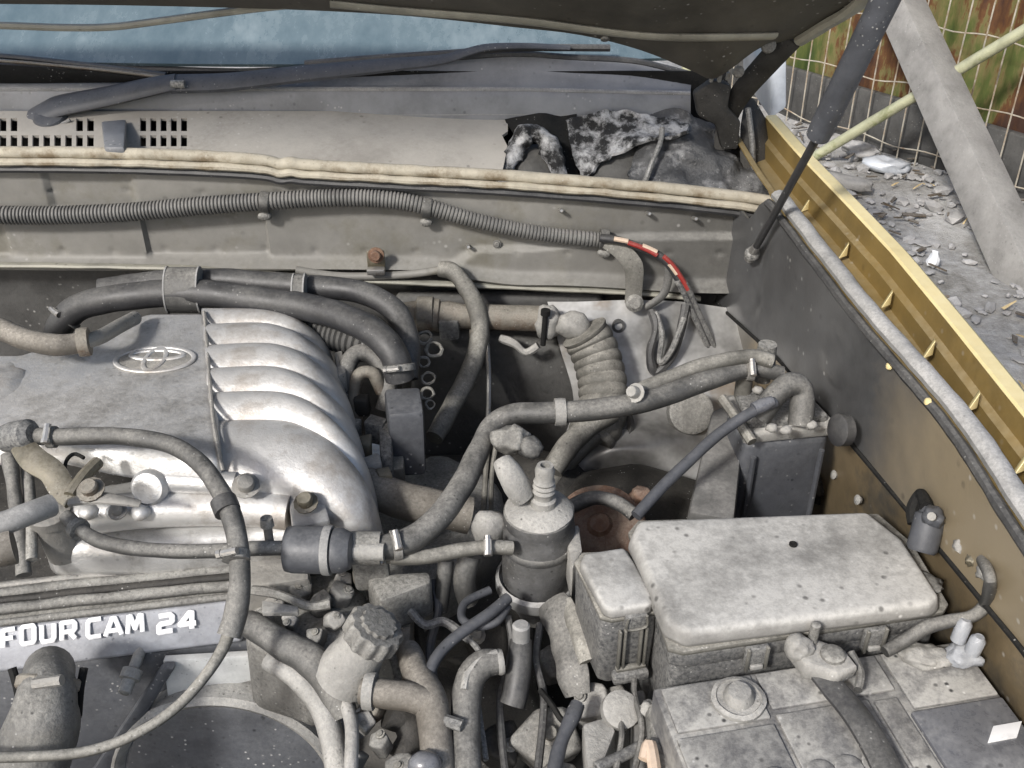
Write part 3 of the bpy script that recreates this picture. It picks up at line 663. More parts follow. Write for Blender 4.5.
MB().tube([pY(651, 310, 1.29), pY(655, 330, 1.27), pY(650, 355, 1.255), pY(655, 372, 1.25), pY(668, 362, 1.25), pY(680, 335, 1.265), pY(686, 305, 1.29)], .0065, 8, wob=.35, per=8).obj('loop', M['rubber'], lb)
MB().tube([pY(655, 312, 1.285), pY(662, 335, 1.262), pY(660, 362, 1.245), pY(672, 350, 1.245), pY(684, 318, 1.275)], .0045, 8, wob=.4, per=8, seed=3).obj('loop', M['plastic'], lb)
# rigid pipe along the flange and the clip that holds it
hk = thing('vacuum_hose', 'dusty bent hose dropping from the firewall behind the grey connector', 'hose', pY(450, 400, 1.25))
MB().tube([pY(296, 270, 1.330), pY(340, 276, 1.330), pY(400, 275, 1.328), pY(440, 270, 1.325)], .006, 10).obj('steel_pipe', M['firewall'], hk)
MB().tube([pY(440, 269, 1.322), pY(452, 272, 1.315), pY(464, 284, 1.30), pY(475, 304, 1.28), pY(480, 330, 1.255), pY(474, 360, 1.21), pY(458, 395, 1.15), pY(434, 438, 1.08)], [.0115, .0125, .013, .0135, .0138, .0138, .0135, .0125], 14, wob=.1).obj('hose_length', M['hose_pale'], hk)
MB().lathe([(.014, -.005), (.0145, 0), (.014, .005)], pY(479, 333, 1.253), Vector((0, .4, 1)), 16).obj('worn_band', M['rustpipe'], hk)
clp = thing('pipe_clip', 'rusty bolted steel clip on the firewall flange', 'clip', pY(376, 276, 1.33))
MB().box(pY(376, 260, 1.330), XX, YY, UP, .026, .006, .030, .002).obj('plate', M['brass'], clp)
MB().bolt(pY(376, 255, 1.326), Vector((0, -1, .2)), .0075, .009).obj('bolt', M['rust'], clp)
MB().box(pY(376, 271, 1.316), XX, YY, UP, .026, .012, .010, .002).obj('jaw', M['steel'], clp)

# ================================================================== HEATER HOSES
def hose_thing(name, label, pts, r, m='hose', group=None, **k):
    return MB().tube(pts, r, 16, **k).obj(name, M[m], label=label, cat='hose', group=group)
hh = thing('heater_hoses', 'pair of thick black heater hoses strapped together behind the silver manifold', 'hose pair', pz(250, 300, .84))
MB().tube(Z([(52, 352, .78), (56, 336, .81), (64, 320, .84), (85, 305, .865), (125, 297, .88), (190, 293, .885), (256, 300, .885), (310, 308, .885), (350, 320, .885), (378, 336, .88), (394, 355, .865), (400, 378, .835)]), rp(pz(256, 300, .885), 14), 20, wob=.06).obj('hose_length', M['rubber'], hh)
MB().tube(Z([(100, 290, .88), (150, 283, .885), (200, 279, .89), (256, 282, .89), (300, 286, .89), (350, 290, .89), (380, 300, .885), (400, 318, .87), (408, 345, .85), (406, 378, .82)]), rp(pz(256, 282, .89), 11.5), 20, wob=.06, seed=2).obj('hose_length', M['rubber'], hh)
for (a, w_) in ((184, 16), (300, 5.5)):
    x0 = a
    cc = pz(a, 290 if a < 200 else 297, .888); rr = rp(cc, 23)
    MB().tube([cc + Vector((-w_ * .00134, 0, 0)), cc + Vector((w_ * .00134, 0, 0))], rr, 20, per=3, flat=.62, up=Vector((0, .9, -.45)).cross(XX).cross(XX)).obj('strap', M['hose'], hh)
    for e in (-1, 1):
        MB().tube([cc + Vector((e * w_ * .00134 - .001, 0, 0)), cc + Vector((e * w_ * .00134 + .001, 0, 0))], rr * 1.04, 20, per=2, flat=.62, up=Vector((0, .9, -.45)).cross(XX).cross(XX)).obj('strap_rim', M['greyseal'], hh)
clamp(pz(399, 368, .852), Vector((.1, -.5, -.85)), rp(pz(256, 300, .885), 14.5), hh, 'grey')
clamp(pz(66, 319, .842), Vector((.5, .5, .5)), rp(pz(256, 300, .885), 14.5), hh, 'grey')
# connector they plug into
hv = thing('vacuum_valve', 'dark grey square plastic valve under the heater hose elbow', 'valve', pz(405, 455, .74))
MB().prism(Z([(384, 388), (420, 386), (424, 412), (388, 414)], .83), Vector((0, -.015, -.085)), .005).obj('body', M['cover'], hv)
MB().prism(Z([(378, 420), (392, 418), (392, 455), (380, 456)], .80), Vector((0, 0, -.05)), .004).obj('side_tab', M['plastic'], hv)
MB().box(pz(405, 438, .768) + Vector((0, -.006, 0)), XX, YY, UP, .034, .014, .006, .002).obj('rib', M['grey'], hv)
MB().tube(Z([(398, 460, .75), (396, 474, .745), (385, 495, .74), (368, 515, .735), (355, 535, .73)]), .0042, 8).obj('drain_tube', M['hose_pale'], hv)
MB().prism(Z([(388, 456), (404, 455), (404, 468), (390, 470)], .775), Vector((0, 0, -.03)), .003).obj('foot', M['hose_pale'], hv)
# chain of small pale clips beside it
cs = thing('wire_clips', 'chain of pale wire clips beside the heater hose elbow', 'clips', pz(428, 370, .80))
for k, (a, b, s) in enumerate(((424, 338, 8), (434, 350, 9), (424, 362, 6), (428, 378, 7), (427, 394, 7), (430, 405, 5))):
    c = pz(a, b, .835 - k * .006); e = rp(c, s)
    ring = [c + Vector((e * math.cos(t) * .9, e * math.sin(t) * .7, e * math.sin(t) * .5)) for t in [2 * math.pi * q / 9 for q in range(10)]]
    MB().tube(ring, e * .2, 6, per=3, closed=True).obj('clip', M['hose_pale'] if k % 3 != 2 else M['grey'], cs, wobble=.002, wf=80)

# ================================================================== HEATER PIPE, BELLOWS
pp = thing('heater_pipe', 'rusty beige pipe junction running to the ribbed bellows', 'pipe', pz(490, 330, .80))
MB().lathe([(.018, -.07), (.02, -.055), (.021, -.03), (.025, -.028), (.025, -.016), (.021, -.014), (.0215, .0), (.019, .02), (.0195, .15)], pY(450, 316, 1.285), Vector((1, -.02, -.02)), 22).obj('pipe_length', M['rustpipe'], pp, wobble=.002, wf=50)
MB().lathe([(.022, -.012), (.026, -.01), (.026, .012), (.022, .014)], pY(425, 314, 1.285), XX, 20).obj('collar', M['rustpipe'], pp)
MB().prism([pY(a, b, 1.26) for a, b in ((438, 322), (458, 322), (460, 340), (440, 342))], Vector((0, .02, 0)), .003).obj('lug', M['grey'], pp)
MB().blob(pY(548, 322, 1.27), .020, .02, .028, .25, 2, 3, 3).obj('coupling', M['palecrust'], pp, wobble=.003, wf=50)
MB().blob(pY(572, 325, 1.262), .026, .02, .02, .2, 2, 3, 5).obj('coupling', M['palecrust'], pp, wobble=.003, wf=50)
MB().lathe([(.004, 0), (.004, .05), (.007, .05), (.007, .058)], pY(543, 345, 1.25), Vector((.05, 0, 1)), 10).obj('clamp_screw', M['soot'], pp)
MB().tube([pY(500, 338, 1.27), pY(515, 345, 1.26), pY(526, 352, 1.255), pY(538, 345, 1.255)], .006, 8, wob=.3).obj('wire_end', M['palecrust'], pp)
bl = thing('bellows', 'beige ribbed bellows hose curving down beside the worn wheel arch', 'bellows', pz(600, 440, .75))
bp = [pY(584, 332, 1.248), pY(590, 342, 1.243), pY(598, 362, 1.225), pY(603, 390, 1.195), pY(601, 418, 1.165), pY(590, 440, 1.14)]
MB().tube(bp, rp(bp[2], 24), 26, corr=(.0150, .034)).obj('ribbed_hose', M['hose_pale'], bl)
MB().tube([pY(592, 432, 1.13), pY(578, 446, 1.115), pY(560, 468, 1.09), pY(545, 490, 1.06)], [.020, .018, .016, .015], 16).obj('lower_neck', M['hose_pale'], bl)

# ================================================================== INTAKE MANIFOLD
im = thing('intake_manifold', 'silver ribbed intake manifold with raised oval emblem', 'manifold', pz(150, 450, .70))
PZ = .885
pan = [(-150, 352), (20, 352), (92, 330), (148, 311), (209, 311), (214, 372), (222, 440), (222, 455), (160, 455), (108, 446), (60, 436), (-150, 440)]
MB().prism(Z(pan, PZ), Vector((0, -.016, -.032)), .016, 5, taper=.0).obj('plenum_top', M['alu'], im)
BD = [[(203, 313), (250, 315), (284, 319), (300, 325), (312, 338)], [(204, 328), (255, 327), (279, 330), (299, 338), (321, 356)], [(206, 349), (255, 347), (282, 349), (306, 359), (329, 380)], [(208, 372), (265, 370), (292, 375), (316, 389), (338, 411)],
      [(209, 396), (269, 395), (299, 401), (326, 419), (345, 443)], [(213, 423), (275, 422), (304, 429), (332, 446), (355, 474)], [(217, 474), (262, 476), (296, 480), (328, 492), (358, 520)]]
BZ = [.866, .872, .876, .876, .874, .868, .856]
BD = [[pz(a, b, z - (0, 0, .003, .012, .040)[i]) for i, (a, b) in enumerate(r)] for r, z in zip(BD, BZ)]
for r in BD: r.append(r[-1] + Vector((.010, -.004, -.05))); r.append(r[-1] + Vector((.001, -.002, -.05)))
for k in range(6):
    A_, B_ = BD[k], BD[k + 1]; rows = []
    for q in range(0, 9):
        f = max(0, min(1, q / 8)); h = .0135 * math.sin(math.pi * min(1, max(0, f))) ** .75
        row = []
        for i, (a, b) in enumerate(zip(A_, B_)):
            w3 = (0, 0, .1, .45, .9, 1, 1)[i]; hk_ = h * (.9, 1, 1, 1, 1, 1, 1)[i]
            row.append(a.lerp(b, f) + (UP * (1 - w3) + Vector((1, -.25, .1)) * w3) * hk_)
        rows.append(row)
    if k == 5:
        for dd in ((-.003, -.006, -.012), (-.002, -.008, -.045)): rows.append([p + Vector(dd) for p in B_])
    MB().loft(rows, 6, 2, -.003).obj('runner', M['alu_bright'], im, ang=70)
MB().tube(Z([(204, 312, .886), (207, 345, .8885), (210, 385, .889), (214, 425, .888), (219, 452, .883), (223, 470, .872)]), .0022, 8, wob=.3).obj('seam_ridge', M['alu_dirty'], im)
# embossed emblem
C0 = pz(155, 360, PZ + .0005)
def ell(cx, cy, a, b, n=40): return [C0 + Vector((cx + a * math.cos(2 * math.pi * k / n), cy + b * math.sin(2 * math.pi * k / n), .0012)) for k in range(n + 1)]
em = MB().lathe([(.049, -.001), (.049, .0006), (.047, .0012)], C0, UP, 48)
em.v = [(C0.x + (v[0] - C0.x), C0.y + (v[1] - C0.y) * .62, v[2]) for v in em.v]
emo = em.obj('emblem', M['alu_dirty'], im)
for cx, cy, a, b, r in ((0, 0, .046, .0275, .0030), (0, .010, .031, .0105, .0032), (0, 0, .0115, .0245, .0030)):
    MB().tube(ell(cx, cy, a, b), r, 8, per=1, closed=True, flat=.6, up=UP).obj('emblem_ring', M['alu_bright'], emo)
MB().prism(Z([(232, 536), (300, 538), (310, 578), (236, 588)], .765), Vector((0, 0, -.06)), .006).obj('cam_cover', M['alu_dirty'], im, wobble=.003, wf=40)
# lower castings
MB().prism(Z([(44, 500), (110, 480), (170, 470), (235, 470), (330, 470), (352, 492), (350, 520), (300, 532), (150, 545), (42, 548)], .80), Vector((0, .0, -.048)), .014, 3, taper=.02).obj('lower_casting', M['alu'], im, wobble=.003, wf=16)
MB().tube(Z([(70, 520, .82), (120, 512, .825), (180, 508, .825), (250, 508, .823), (290, 512, .82)]), .020, 14, per=6).obj('fuel_gallery', M['alu_bright'], im)
c = pz(150, 487, .855); MB().lathe([(.019, -.03), (.019, .004), (.016, .008), (.006, .009)], c, Vector((-.05, -.9, .45)), 24).obj('boss', M['alu'], im)
MB().tube(Z([(160, 480, .855), (200, 482, .853), (236, 484, .850)]), .013, 14).obj('boss_pipe', M['alu'], im)
MB().prism(Z([(286, 482), (318, 478), (330, 520), (292, 528)], .835), Vector((0, 0, -.03)), .004).obj('flange_plate', M['alu'], im)
MB().bolt(pz(306, 503, .845), Vector((0, -.4, 1)), .008, .012).obj('bolt', M['brass'], im)
MB().bolt(pz(246, 486, .858), Vector((.2, -.5, 1)), .009, .012).obj('bolt', M['alu_dirty'], im)
MB().bolt(pz(118, 512, .845), Vector((0, -.4, 1)), .006, .010).obj('bolt', M['alu_dirty'], im)
for a in (88, 116, 140):
    MB().blob(pz(a, 512, .838), .011, .01, .008, .2, 2, 2, a).obj('casting_lug', M['alu_bright'], im)
MB().lathe([(.018, -.05), (.018, 0), (.021, .002), (.021, .012), (.016, .014)], pz(52, 520, .83), Vector((0, -.1, 1)), 20).obj('stub', M['alu_dirty'], im)
MB().blob(pz(-12, 402, .865), .055, .065, .032, .2, 2.2, 4, 6).obj('throttle_body', M['alu_bright'], im)

# ribbed dark ducting between the runners and the firewall
rd = thing('ribbed_duct', 'dark ribbed duct tucked between the silver runners and heater hoses', 'duct', pz(340, 345, .80))
MB().tube(Z([(308, 328, .84), (330, 334, .84), (352, 340, .84), (376, 348, .835)]), rp(pz(340, 340, .84), 15), 18, corr=(.0075, .09)).obj('duct_length', M['firewall_low'], rd)
eg = thing('breather_elbow', 'curled dusty rubber elbow behind the silver manifold runners', 'hose', pz(368, 380, .76))
MB().tube(Z([(352, 402, .78), (346, 376, .82), (354, 356, .835), (370, 354, .835), (384, 370, .82), (388, 392, .80), (384, 410, .78)]), rp(pz(360, 370, .82), 9), 14, wob=.1).obj('elbow', M['hose'], eg)
MB().tube(Z([(356, 420, .77), (354, 395, .80), (360, 375, .825), (374, 374, .825), (382, 392, .80)]), rp(pz(360, 380, .82), 6.5), 12, wob=.2).obj('inner_tube', M['rustpipe'], eg)
MB().prism(Z([(334, 352), (342, 350), (346, 372), (338, 376)], .835), Vector((0, 0, -.03)), .002).obj('mount_plate', M['palecrust'], eg)
for k, (a, b, s, m) in enumerate(((350, 432, 10, 'grey'), (364, 448, 9, 'brass'), (372, 470, 10, 'palecrust'), (346, 398, 8, 'grey'), (362, 405, 8, 'dark'), (384, 478, 7, 'brass'), (376, 430, 10, 'plastic'))):
    c = pz(a, b, .79); e = rp(c, s)
    MB().box(c, Vector((1, .3 * (k % 3 - 1), 0)), Vector((-.3 * (k % 3 - 1), 1, 0)), Vector((0, .1, 1)), e * 1.9, e * 1.6, e * 2.4, e * .25).obj('fitting', M[m], eg, wobble=.003, wf=60)

# ================================================================== LEFT HOSES AND LINKAGE
bh = thing('breather_hose', 'pale dusty hose with clamp at the back left of the manifold', 'hose', pz(50, 345, .87))
MB().tube(Z([(-180, 290, .93), (-60, 312, .93), (-10, 326, .93), (22, 338, .93), (55, 345, .928), (86, 342, .925)]), rp(pz(30, 340, .93), 11), 16, wob=.1).obj('hose_length', M['brownhose'], bh)
MB().tube(Z([(80, 343, .925), (100, 337, .92), (118, 327, .912), (135, 318, .90)]), rp(pz(100, 335, .92), 7.5), 14).obj('pipe_end', M['alu_dirty'], bh)
MB().lathe([(.0165, -.006), (.017, 0), (.0165, .006)], pz(84, 342, .925), Vector((1, .25, 0)), 18).obj('clamp', M['rustpipe'], bh)
br = thing('pcv_hose', 'long black hose arching over the silver manifold front down to a thin cable', 'hose', pz(150, 540, .80))
MB().tube(Z([(24, 436, .905), (50, 437, .912), (90, 436, .918), (130, 437, .92), (168, 444, .92), (196, 460, .918), (216, 484, .91), (230, 512, .90), (238, 545, .88), (240, 580, .85), (236, 612, .825), (229, 636, .81)]), [rp(pz(150, 440, .92), 9)] * 7 + [rp(pz(230, 512, .9), 10.5)] * 3 + [rp(pz(236, 600, .83), 12)] * 2, 16, wob=.06, per=9).obj('hose_length', M['hose'], br)
MB().tube(Z([(229, 632, .81), (222, 650, .80), (205, 676, .79), (180, 704, .78), (150, 726, .775), (110, 745, .77), (60, 755, .77), (-40, 758, .77)]), [.0062, .0058, .0052, .005, .0048, .0048, .0048, .0048], 10).obj('cable', M['hose_pale'], br)
MB().tube(Z([(223, 500, .905), (228, 512, .90)]), .0125, 14, per=3).obj('sleeve', M['rubber'], br)
clamp(pz(52, 437, .912), Vector((1, 0, 0)), .0105, br, 'grey')
clamp(pz(236, 556, .874), Vector((.1, -.8, -.5)), .0122, br, 'grey')
vh = thing('vent_hose', 'short black hose looping under the manifold towards the barrel damper', 'hose', pz(150, 560, .80))
MB().tube(Z([(66, 516, .855), (78, 528, .852), (98, 540, .85), (130, 548, .85), (170, 551, .85), (215, 551, .85), (250, 549, .85), (285, 548, .845)]), [rp(pz(150, 548, .85), 7.5)] * 8, 14, wob=.08, per=8).obj('hose_length', M['hose'], vh)
MB().lathe([(.011, -.004), (.0115, 0), (.011, .004)], pz(78, 529, .852), Vector((.8, -.6, 0)), 14).obj('clamp', M['grey'], vh)
ln = thing('throttle_linkage', 'bent yellowish throttle linkage arm at the left of the manifold', 'linkage', pz(50, 480, .84))
MB().lathe([(.014, -.02), (.016, -.01), (.016, .012), (.010, .018)], pz(20, 436, .91), Vector((.9, -.2, .3)), 18).obj('pivot', M['plastic'], ln)
MB().tube(Z([(22, 445, .905), (34, 460, .90), (52, 472, .895), (62, 488, .885), (74, 500, .88)]), [.012, .014, .013, .013, .011], 10, flat=.5, up=Vector((0, -.5, 1))).obj('arm', M['brass'], ln)
MB().tube(Z([(72, 500, .88), (95, 498, .885), (118, 500, .885), (140, 504, .88)]), [.009, .009, .007, .005], 10, flat=.5, up=UP).obj('lever', M['alu_dirty'], ln)
MB().tube(Z([(70, 496, .885), (84, 476, .89), (98, 462, .89)]), .0065, 8).obj('stop', M['brass'], ln)
MB().tube(Z([(64, 480, .89), (66, 462, .895), (74, 454, .895), (84, 458, .893)]), .002, 8).obj('spring_hook', M['soot'], ln)
MB().bolt(pz(91, 490, .893), Vector((0, -.4, 1)), .0085, .010).obj('bolt', M['rustpipe'], ln)
MB().tube(Z([(-40, 530, .90), (0, 524, .90), (28, 514, .90), (52, 505, .895)]), .011, 10).obj('cable_end', M['greyseal'], ln)
MB().tube(Z([(-40, 552, .88), (0, 548, .88), (14, 545, .88)]), .018, 12).obj('cable_boot', M['brownhose'], ln)
MB().tube(Z([(8, 455, .87), (14, 490, .85), (20, 540, .82), (24, 575, .80)]), .0075, 10, wob=.2).obj('side_rod', M['hose'], ln)
MB().tube(Z([(26, 460, .86), (30, 500, .84), (32, 560, .81)]), .006, 10).obj('side_rod', M['grey'], ln)

# damper barrel
db = thing('damper', 'black two-drum damper barrel with clamp ring between the hoses', 'damper', pz(318, 575, .78))
ca, cb = pz(284, 549, .835), pz(354, 551, .835)
L_ = (cb - ca).length
MB().lathe([(.014, 0), (.022, .003), (.0235, .010), (.0235, .040), (.018, .044), (.020, .048)], ca, cb - ca, 26).obj('drum', M['cover'], db)
MB().lathe([(.018, .046), (.0225, .050), (.0225, L_ - .012), (.018, L_ - .003), (.010, L_)], ca, cb - ca, 26).obj('drum', M['cover'], db)
MB().lathe([(.0245, .040), (.025, .044), (.0245, .048)], ca, cb - ca, 24).obj('clamp_ring', M['greyseal'], db)
MB().lathe([(.007, -.035), (.008, -.02), (.006, .0)], ca, cb - ca, 12).obj('inlet', M['palecrust'], db)
MB().lathe([(.0045, 0), (.0045, .022), (.007, .023), (.006, .032)], pz(270, 545, .845), Vector((0, .1, 1)), 10).obj('screw', M['grey'], db)
MB().lathe([(.009, 0), (.009, .03), (.007, .03)], cb, cb - ca, 14).obj('outlet', M['palecrust'], db)

# ================================================================== TIMING COVER
tc_ = thing('timing_cover', 'engine front cover with white FOUR CAM 24 lettering on a grey band', 'engine cover', pz(120, 700, .55))
bA, bB = pz(-240, 655, .735), pz(236, 600, .742)
bC, bD = pz(242, 642, .700), pz(-240, 703, .695)
ext = (bB - bA); 
MB().prism([bA, bB, bC, bD], Vector((0, .02, -.012)), .004, 3).obj('band', M['band'], tc_)
MB().tube([bA + Vector((0, .004, .002)), bB + Vector((0, .004, .002))], .004, 12, per=10, wob=.2).obj('gasket_ridge', M['grey'], tc_)
for k, (dy, dz, r, m) in enumerate(((.012, .010, .006, 'grey'), (.022, .013, .0045, 'dark'), (.031, .015, .006, 'grey'), (.041, .017, .0045, 'alu_dirty'))):
    MB().tube([bA + Vector((0, dy, dz)), bA.lerp(bB, .5) + Vector((0, dy + .004, dz)), bB + Vector((.0, dy, dz))], r, 10, per=8, wob=.25, seed=k).obj('rail', M[m], tc_)
MB().prism([bA + Vector((0, .004, -.004)), bB + Vector((0, .004, -.004)), bB + Vector((0, .045, .008)), bA + Vector((0, .045, .008))], Vector((0, 0, -.08)), .004).obj('head_top', M['grey'], tc_, wobble=.003, wf=30)
# front plate beneath the band
q1, q2 = bD + Vector((0, .010, -.004)), bC + Vector((.06, .012, -.004))
MB().prism([q1, q2, q2 + Vector((.04, 0, -.05)), q2 + Vector((.08, -.01, -.20)), q1 + Vector((0, -.01, -.20))], Vector((0, .06, 0)), .006).obj('front_plate', M['cover'], tc_)
# lettering lies on the band
ux = (bC - bD).normalized(); un = (bB - bA).normalized().cross((bA - bD).normalized()).normalized()
if un.z < 0: un = -un
uy = un.cross(ux).normalized()
def on_band(px, py):
    d = D(px, py); t = (bD - EYE).dot(un) / d.dot(un); return EYE + d * t
GL = {'F': [[(.08, 0), (.08, .9), (.2, 1), (1, 1)], [(.1, .5), (.85, .5)]], 'O': [[(.5, 1), (.85, 1), (.95, .85), (.95, .15), (.85, 0), (.15, 0), (.05, .15), (.05, .85), (.15, 1), (.5, 1)]],
      'U': [[(.06, 1), (.06, .18), (.18, 0), (.82, 0), (.94, .18), (.94, 1)]], 'R': [[(.06, 0), (.06, 1), (.8, 1), (.93, .88), (.93, .58), (.8, .45), (.1, .45)], [(.55, .45), (.95, 0)]],
      'C': [[(1, 1), (.2, 1), (.06, .85), (.06, .15), (.2, 0), (1, 0)]], 'A': [[(.02, 0), (.42, 1), (.58, 1), (.98, 0)], [(.22, .28), (.78, .28)]], 'M': [[(.04, 0), (.10, 1), (.22, 1), (.5, .25), (.78, 1), (.90, 1), (.96, 0)]],
      '2': [[(.04, 1), (.82, 1), (.95, .88), (.95, .62), (.82, .52), (.18, .5), (.05, .38), (.05, 0), (.98, 0)]], '4': [[(.75, 0), (.75, 1), (.60, 1), (.05, .32), (1.0, .32)]]}
for ch, x0, x1, yb, h in (('F', 1, 17, 647, 20), ('O', 20, 37, 643.5, 20), ('U', 40, 57, 641.5, 20), ('R', 60, 78, 639.5, 20), ('C', 86, 103, 637, 20), ('A', 104, 124, 635.5, 20), ('M', 126, 145, 633, 20), ('2', 157, 175, 632, 19.5), ('4', 178, 198, 629.5, 19.5)):
    wb = 2.35 if ch in '24' else 2.1; yb += 2
    lt_ = MB()
    for stroke in GL[ch]:
        pts = []
        for (a, b), (c, d) in zip(stroke, stroke[1:]):      # straight runs, tight corners
            for q in (.0, .12, .88): pts.append((a + (c - a) * q, b + (d - b) * q))
        pts.append(stroke[-1])
        P_ = [on_band(x0 + wb * .7 + a * (x1 - x0 - wb * 1.4), yb - wb * .7 - b * (h - wb * 1.4) - a * 2.2) + un * .0016 for a, b in pts]
        lt_.tube(P_, wb * dep(P_[0]) / FPX * 1.12, 8, per=3, flat=.25, up=un)
    lt_.obj('letter', M['white'], tc_, ang=50)
# pale strip label, bolt, round pulley guard
d0 = q1.y
def onf(px, py):
    y = q2.y
    for _ in range(4): y = q1.y + (q2.y - q1.y) * (pY(px, py, y).x - q1.x) / (q2.x - q1.x) - .016
    return pY(px, py, y)
MB().prism([onf(163, 661), onf(262, 655), onf(260, 679), onf(168, 699)], Vector((0, .008, 0)), .001).obj('label_plate', M['sticker'], tc_)
MB().prism([onf(150, 712), onf(200, 698), onf(262, 684), onf(285, 690), onf(262, 698), onf(168, 720)], Vector((0, .006, 0)), .001).obj('label_edge', M['palecrust'], tc_)
MB().lathe([(.006, -.03), (.006, 0), (.011, .002), (.011, .012), (.007, .013), (.007, .026), (.004, .028)], onf(134, 668), Vector((-.15, -.8, -.35)), 12).obj('bolt', M['palecrust'], tc_)
cc = pY(228, 778, q2.y - .055)
MB().lathe([(.128, .03), (.128, -.006), (.122, -.012), (.116, -.008), (.112, .0)], cc, Vector((0, 1, -.1)), 56).obj('guard_rim', M['palecrust'], tc_)
MB().lathe([(.113, .02), (.113, -.002), (.108, -.005)], cc, Vector((0, 1, -.1)), 56).obj('guard_disc', M['cover'], tc_)
MB().prism([onf(92, 768), onf(112, 768), onf(178, 660), onf(164, 660)], Vector((0, -.012, 0)), .004).obj('web', M['cover'], tc_)
# coolant outlet hose
oh = thing('coolant_hose', 'thick dusty coolant hose bending down in front of the timing cover', 'hose', pz(45, 740, .62))
MB().tube([pY(49, 668, q1.y - .005), pY(48, 682, q1.y - .04), pY(45, 704, q1.y - .065), pY(40, 735, q1.y - .08), pY(20, 775, q1.y - .10), pY(-20, 830, q1.y - .12)], [.022, .0245, .028, .034, .039, .042], 22, wob=.06).obj('hose_length', M['grey'], oh)
MB().lathe([(.0265, -.006), (.0285, -.004), (.0285, .004), (.0265, .006)], pY(48, 684, q1.y - .043), Vector((-.05, -.75, -.5)), 24, jag=lambda k: 1.08 if k % 6 == 0 else 1).obj('clamp', M['rustpipe'], oh)
MB().tube([pY(34, 684, q1.y - .082), pY(62, 680, q1.y - .082)], .005, 8, per=3).obj('clamp_screw', M['alu_dirty'], oh)
for e, (a, b) in enumerate(((18, 690), (80, 690))):
    MB().tube([pY(a - (6 if e == 0 else -4), b - 22, q1.y - .028), pY(a, b, q1.y - .04), pY(a + (4 if e == 0 else -2), b + 26, q1.y - .04)], .004, 8).obj('wire', M['soot'], oh)

# ================================================================== CENTRE: oil cap, pipes, head
oc = thing('oil_filler', 'grey knobbed filler cap on a pale neck beside the timing cover', 'filler cap', pz(355, 680, .70))
ax = (pz(380, 622, .80) - pz(352, 664, .745)).normalized(); o = pz(352, 664, .745)
l1 = (pz(376, 628, .80) - o).length
MB().lathe([(.030, -.02), (.029, .0), (.024, l1 * .35), (.023, l1 * .6), (.026, l1 * .62)], o, ax, 28).obj('neck', M['palecrust'], oc)
MB().lathe([(.024, l1 * .60), (.0275, l1 * .64), (.028, l1 * .88), (.0255, l1 * .95), (.018, l1 * .96), (.017, l1 * 1.02), (.008, l1 * 1.03)], o, ax, 96, jag=lambda k: 1.0 + .05 * math.cos(k * 2 * math.pi / 8)).obj('cap', M['grey'], oc)
# cylinder head / block lumps on the right of the manifold
eb = thing('engine_block', 'dusty brown grey flank of the engine beneath the long hose', 'engine', pz(420, 520, .55))
MB().prism(Z([(352, 520), (380, 470), (440, 440), (500, 470), (505, 520), (470, 560), (420, 590), (360, 610)], .70), Vector((0, -.02, -.16)), .03, 3, taper=.05).obj('head_side', M['grey'], eb, wobble=.008, wf=18)
MB().prism(Z([(250, 580), (330, 570), (365, 585), (360, 640), (300, 660), (245, 640)], .735), Vector((0, -.01, -.10)), .012, 3).obj('head_front', M['grey'], eb, wobble=.006, wf=28)
MB().tube(Z([(358, 480, .78), (380, 492, .775), (420, 505, .765), (470, 515, .75)]), .022, 16, wob=.05).obj('cross_pipe', M['brownhose'], eb)
MB().prism(Z([(352, 534), (386, 532), (388, 556), (352, 558)], .80), Vector((0, 0, -.05)), .005).obj('fuel_block', M['grey'], eb, wobble=.003, wf=50)
MB().box(pz(363, 573, .765), XX, YY, UP, .02, .02, .02, .004).obj('copper_plug', M['rustpipe'], eb)
MB().prism(Z([(365, 574), (430, 570), (432, 582), (380, 602)], .77), Vector((0, 0, -.05)), .006).obj('side_rail', M['grey'], eb)
MB().prism(Z([(382, 590), (412, 590), (410, 640), (396, 650)], .72), Vector((0, 0, -.06)), .008).obj('mount_foot', M['rustpipe'], eb, wobble=.004, wf=30)
for k, (a, b, s, m) in enumerate(((300, 590, 12, 'grey'), (322, 604, 13, 'grey'), (342, 592, 14, 'palecrust'), (344, 578, 11, 'palecrust'), (276, 600, 10, 'alu_dirty'), (262, 618, 12, 'palecrust'), (316, 636, 10, 'grey'), (290, 622, 10, 'palecrust'), (336, 620, 10, 'palecrust'))):
    c = pz(a, b, .75); chunk(c, rp(c, s), k + 11, 'casting_lug', M[m], eb)
MB().tube(Z([(252, 590, .775), (282, 596, .775), (310, 606, .77), (330, 604, .77)]), .005, 8, wob=.2).obj('bracket_rod', M['grey'], eb)
MB().prism(Z([(262, 600), (298, 606), (298, 612), (262, 612)], .782), Vector((0, 0, -.006)), .001).obj('slot_plate', M['palecrust'], eb)
MB().tube(Z([(246, 622, .75), (275, 640, .748), (310, 660, .74), (332, 688, .72), (345, 715, .70)]), [.013, .015, .0165, .016, .013], 14, wob=.1).obj('water_bypass', M['hose'], eb)
MB().tube(Z([(268, 660, .725), (300, 680, .72), (325, 715, .70), (340, 780, .67)]), [.010, .012, .012, .012], 10, wob=.05).obj('cover_rim', M['palecrust'], eb)

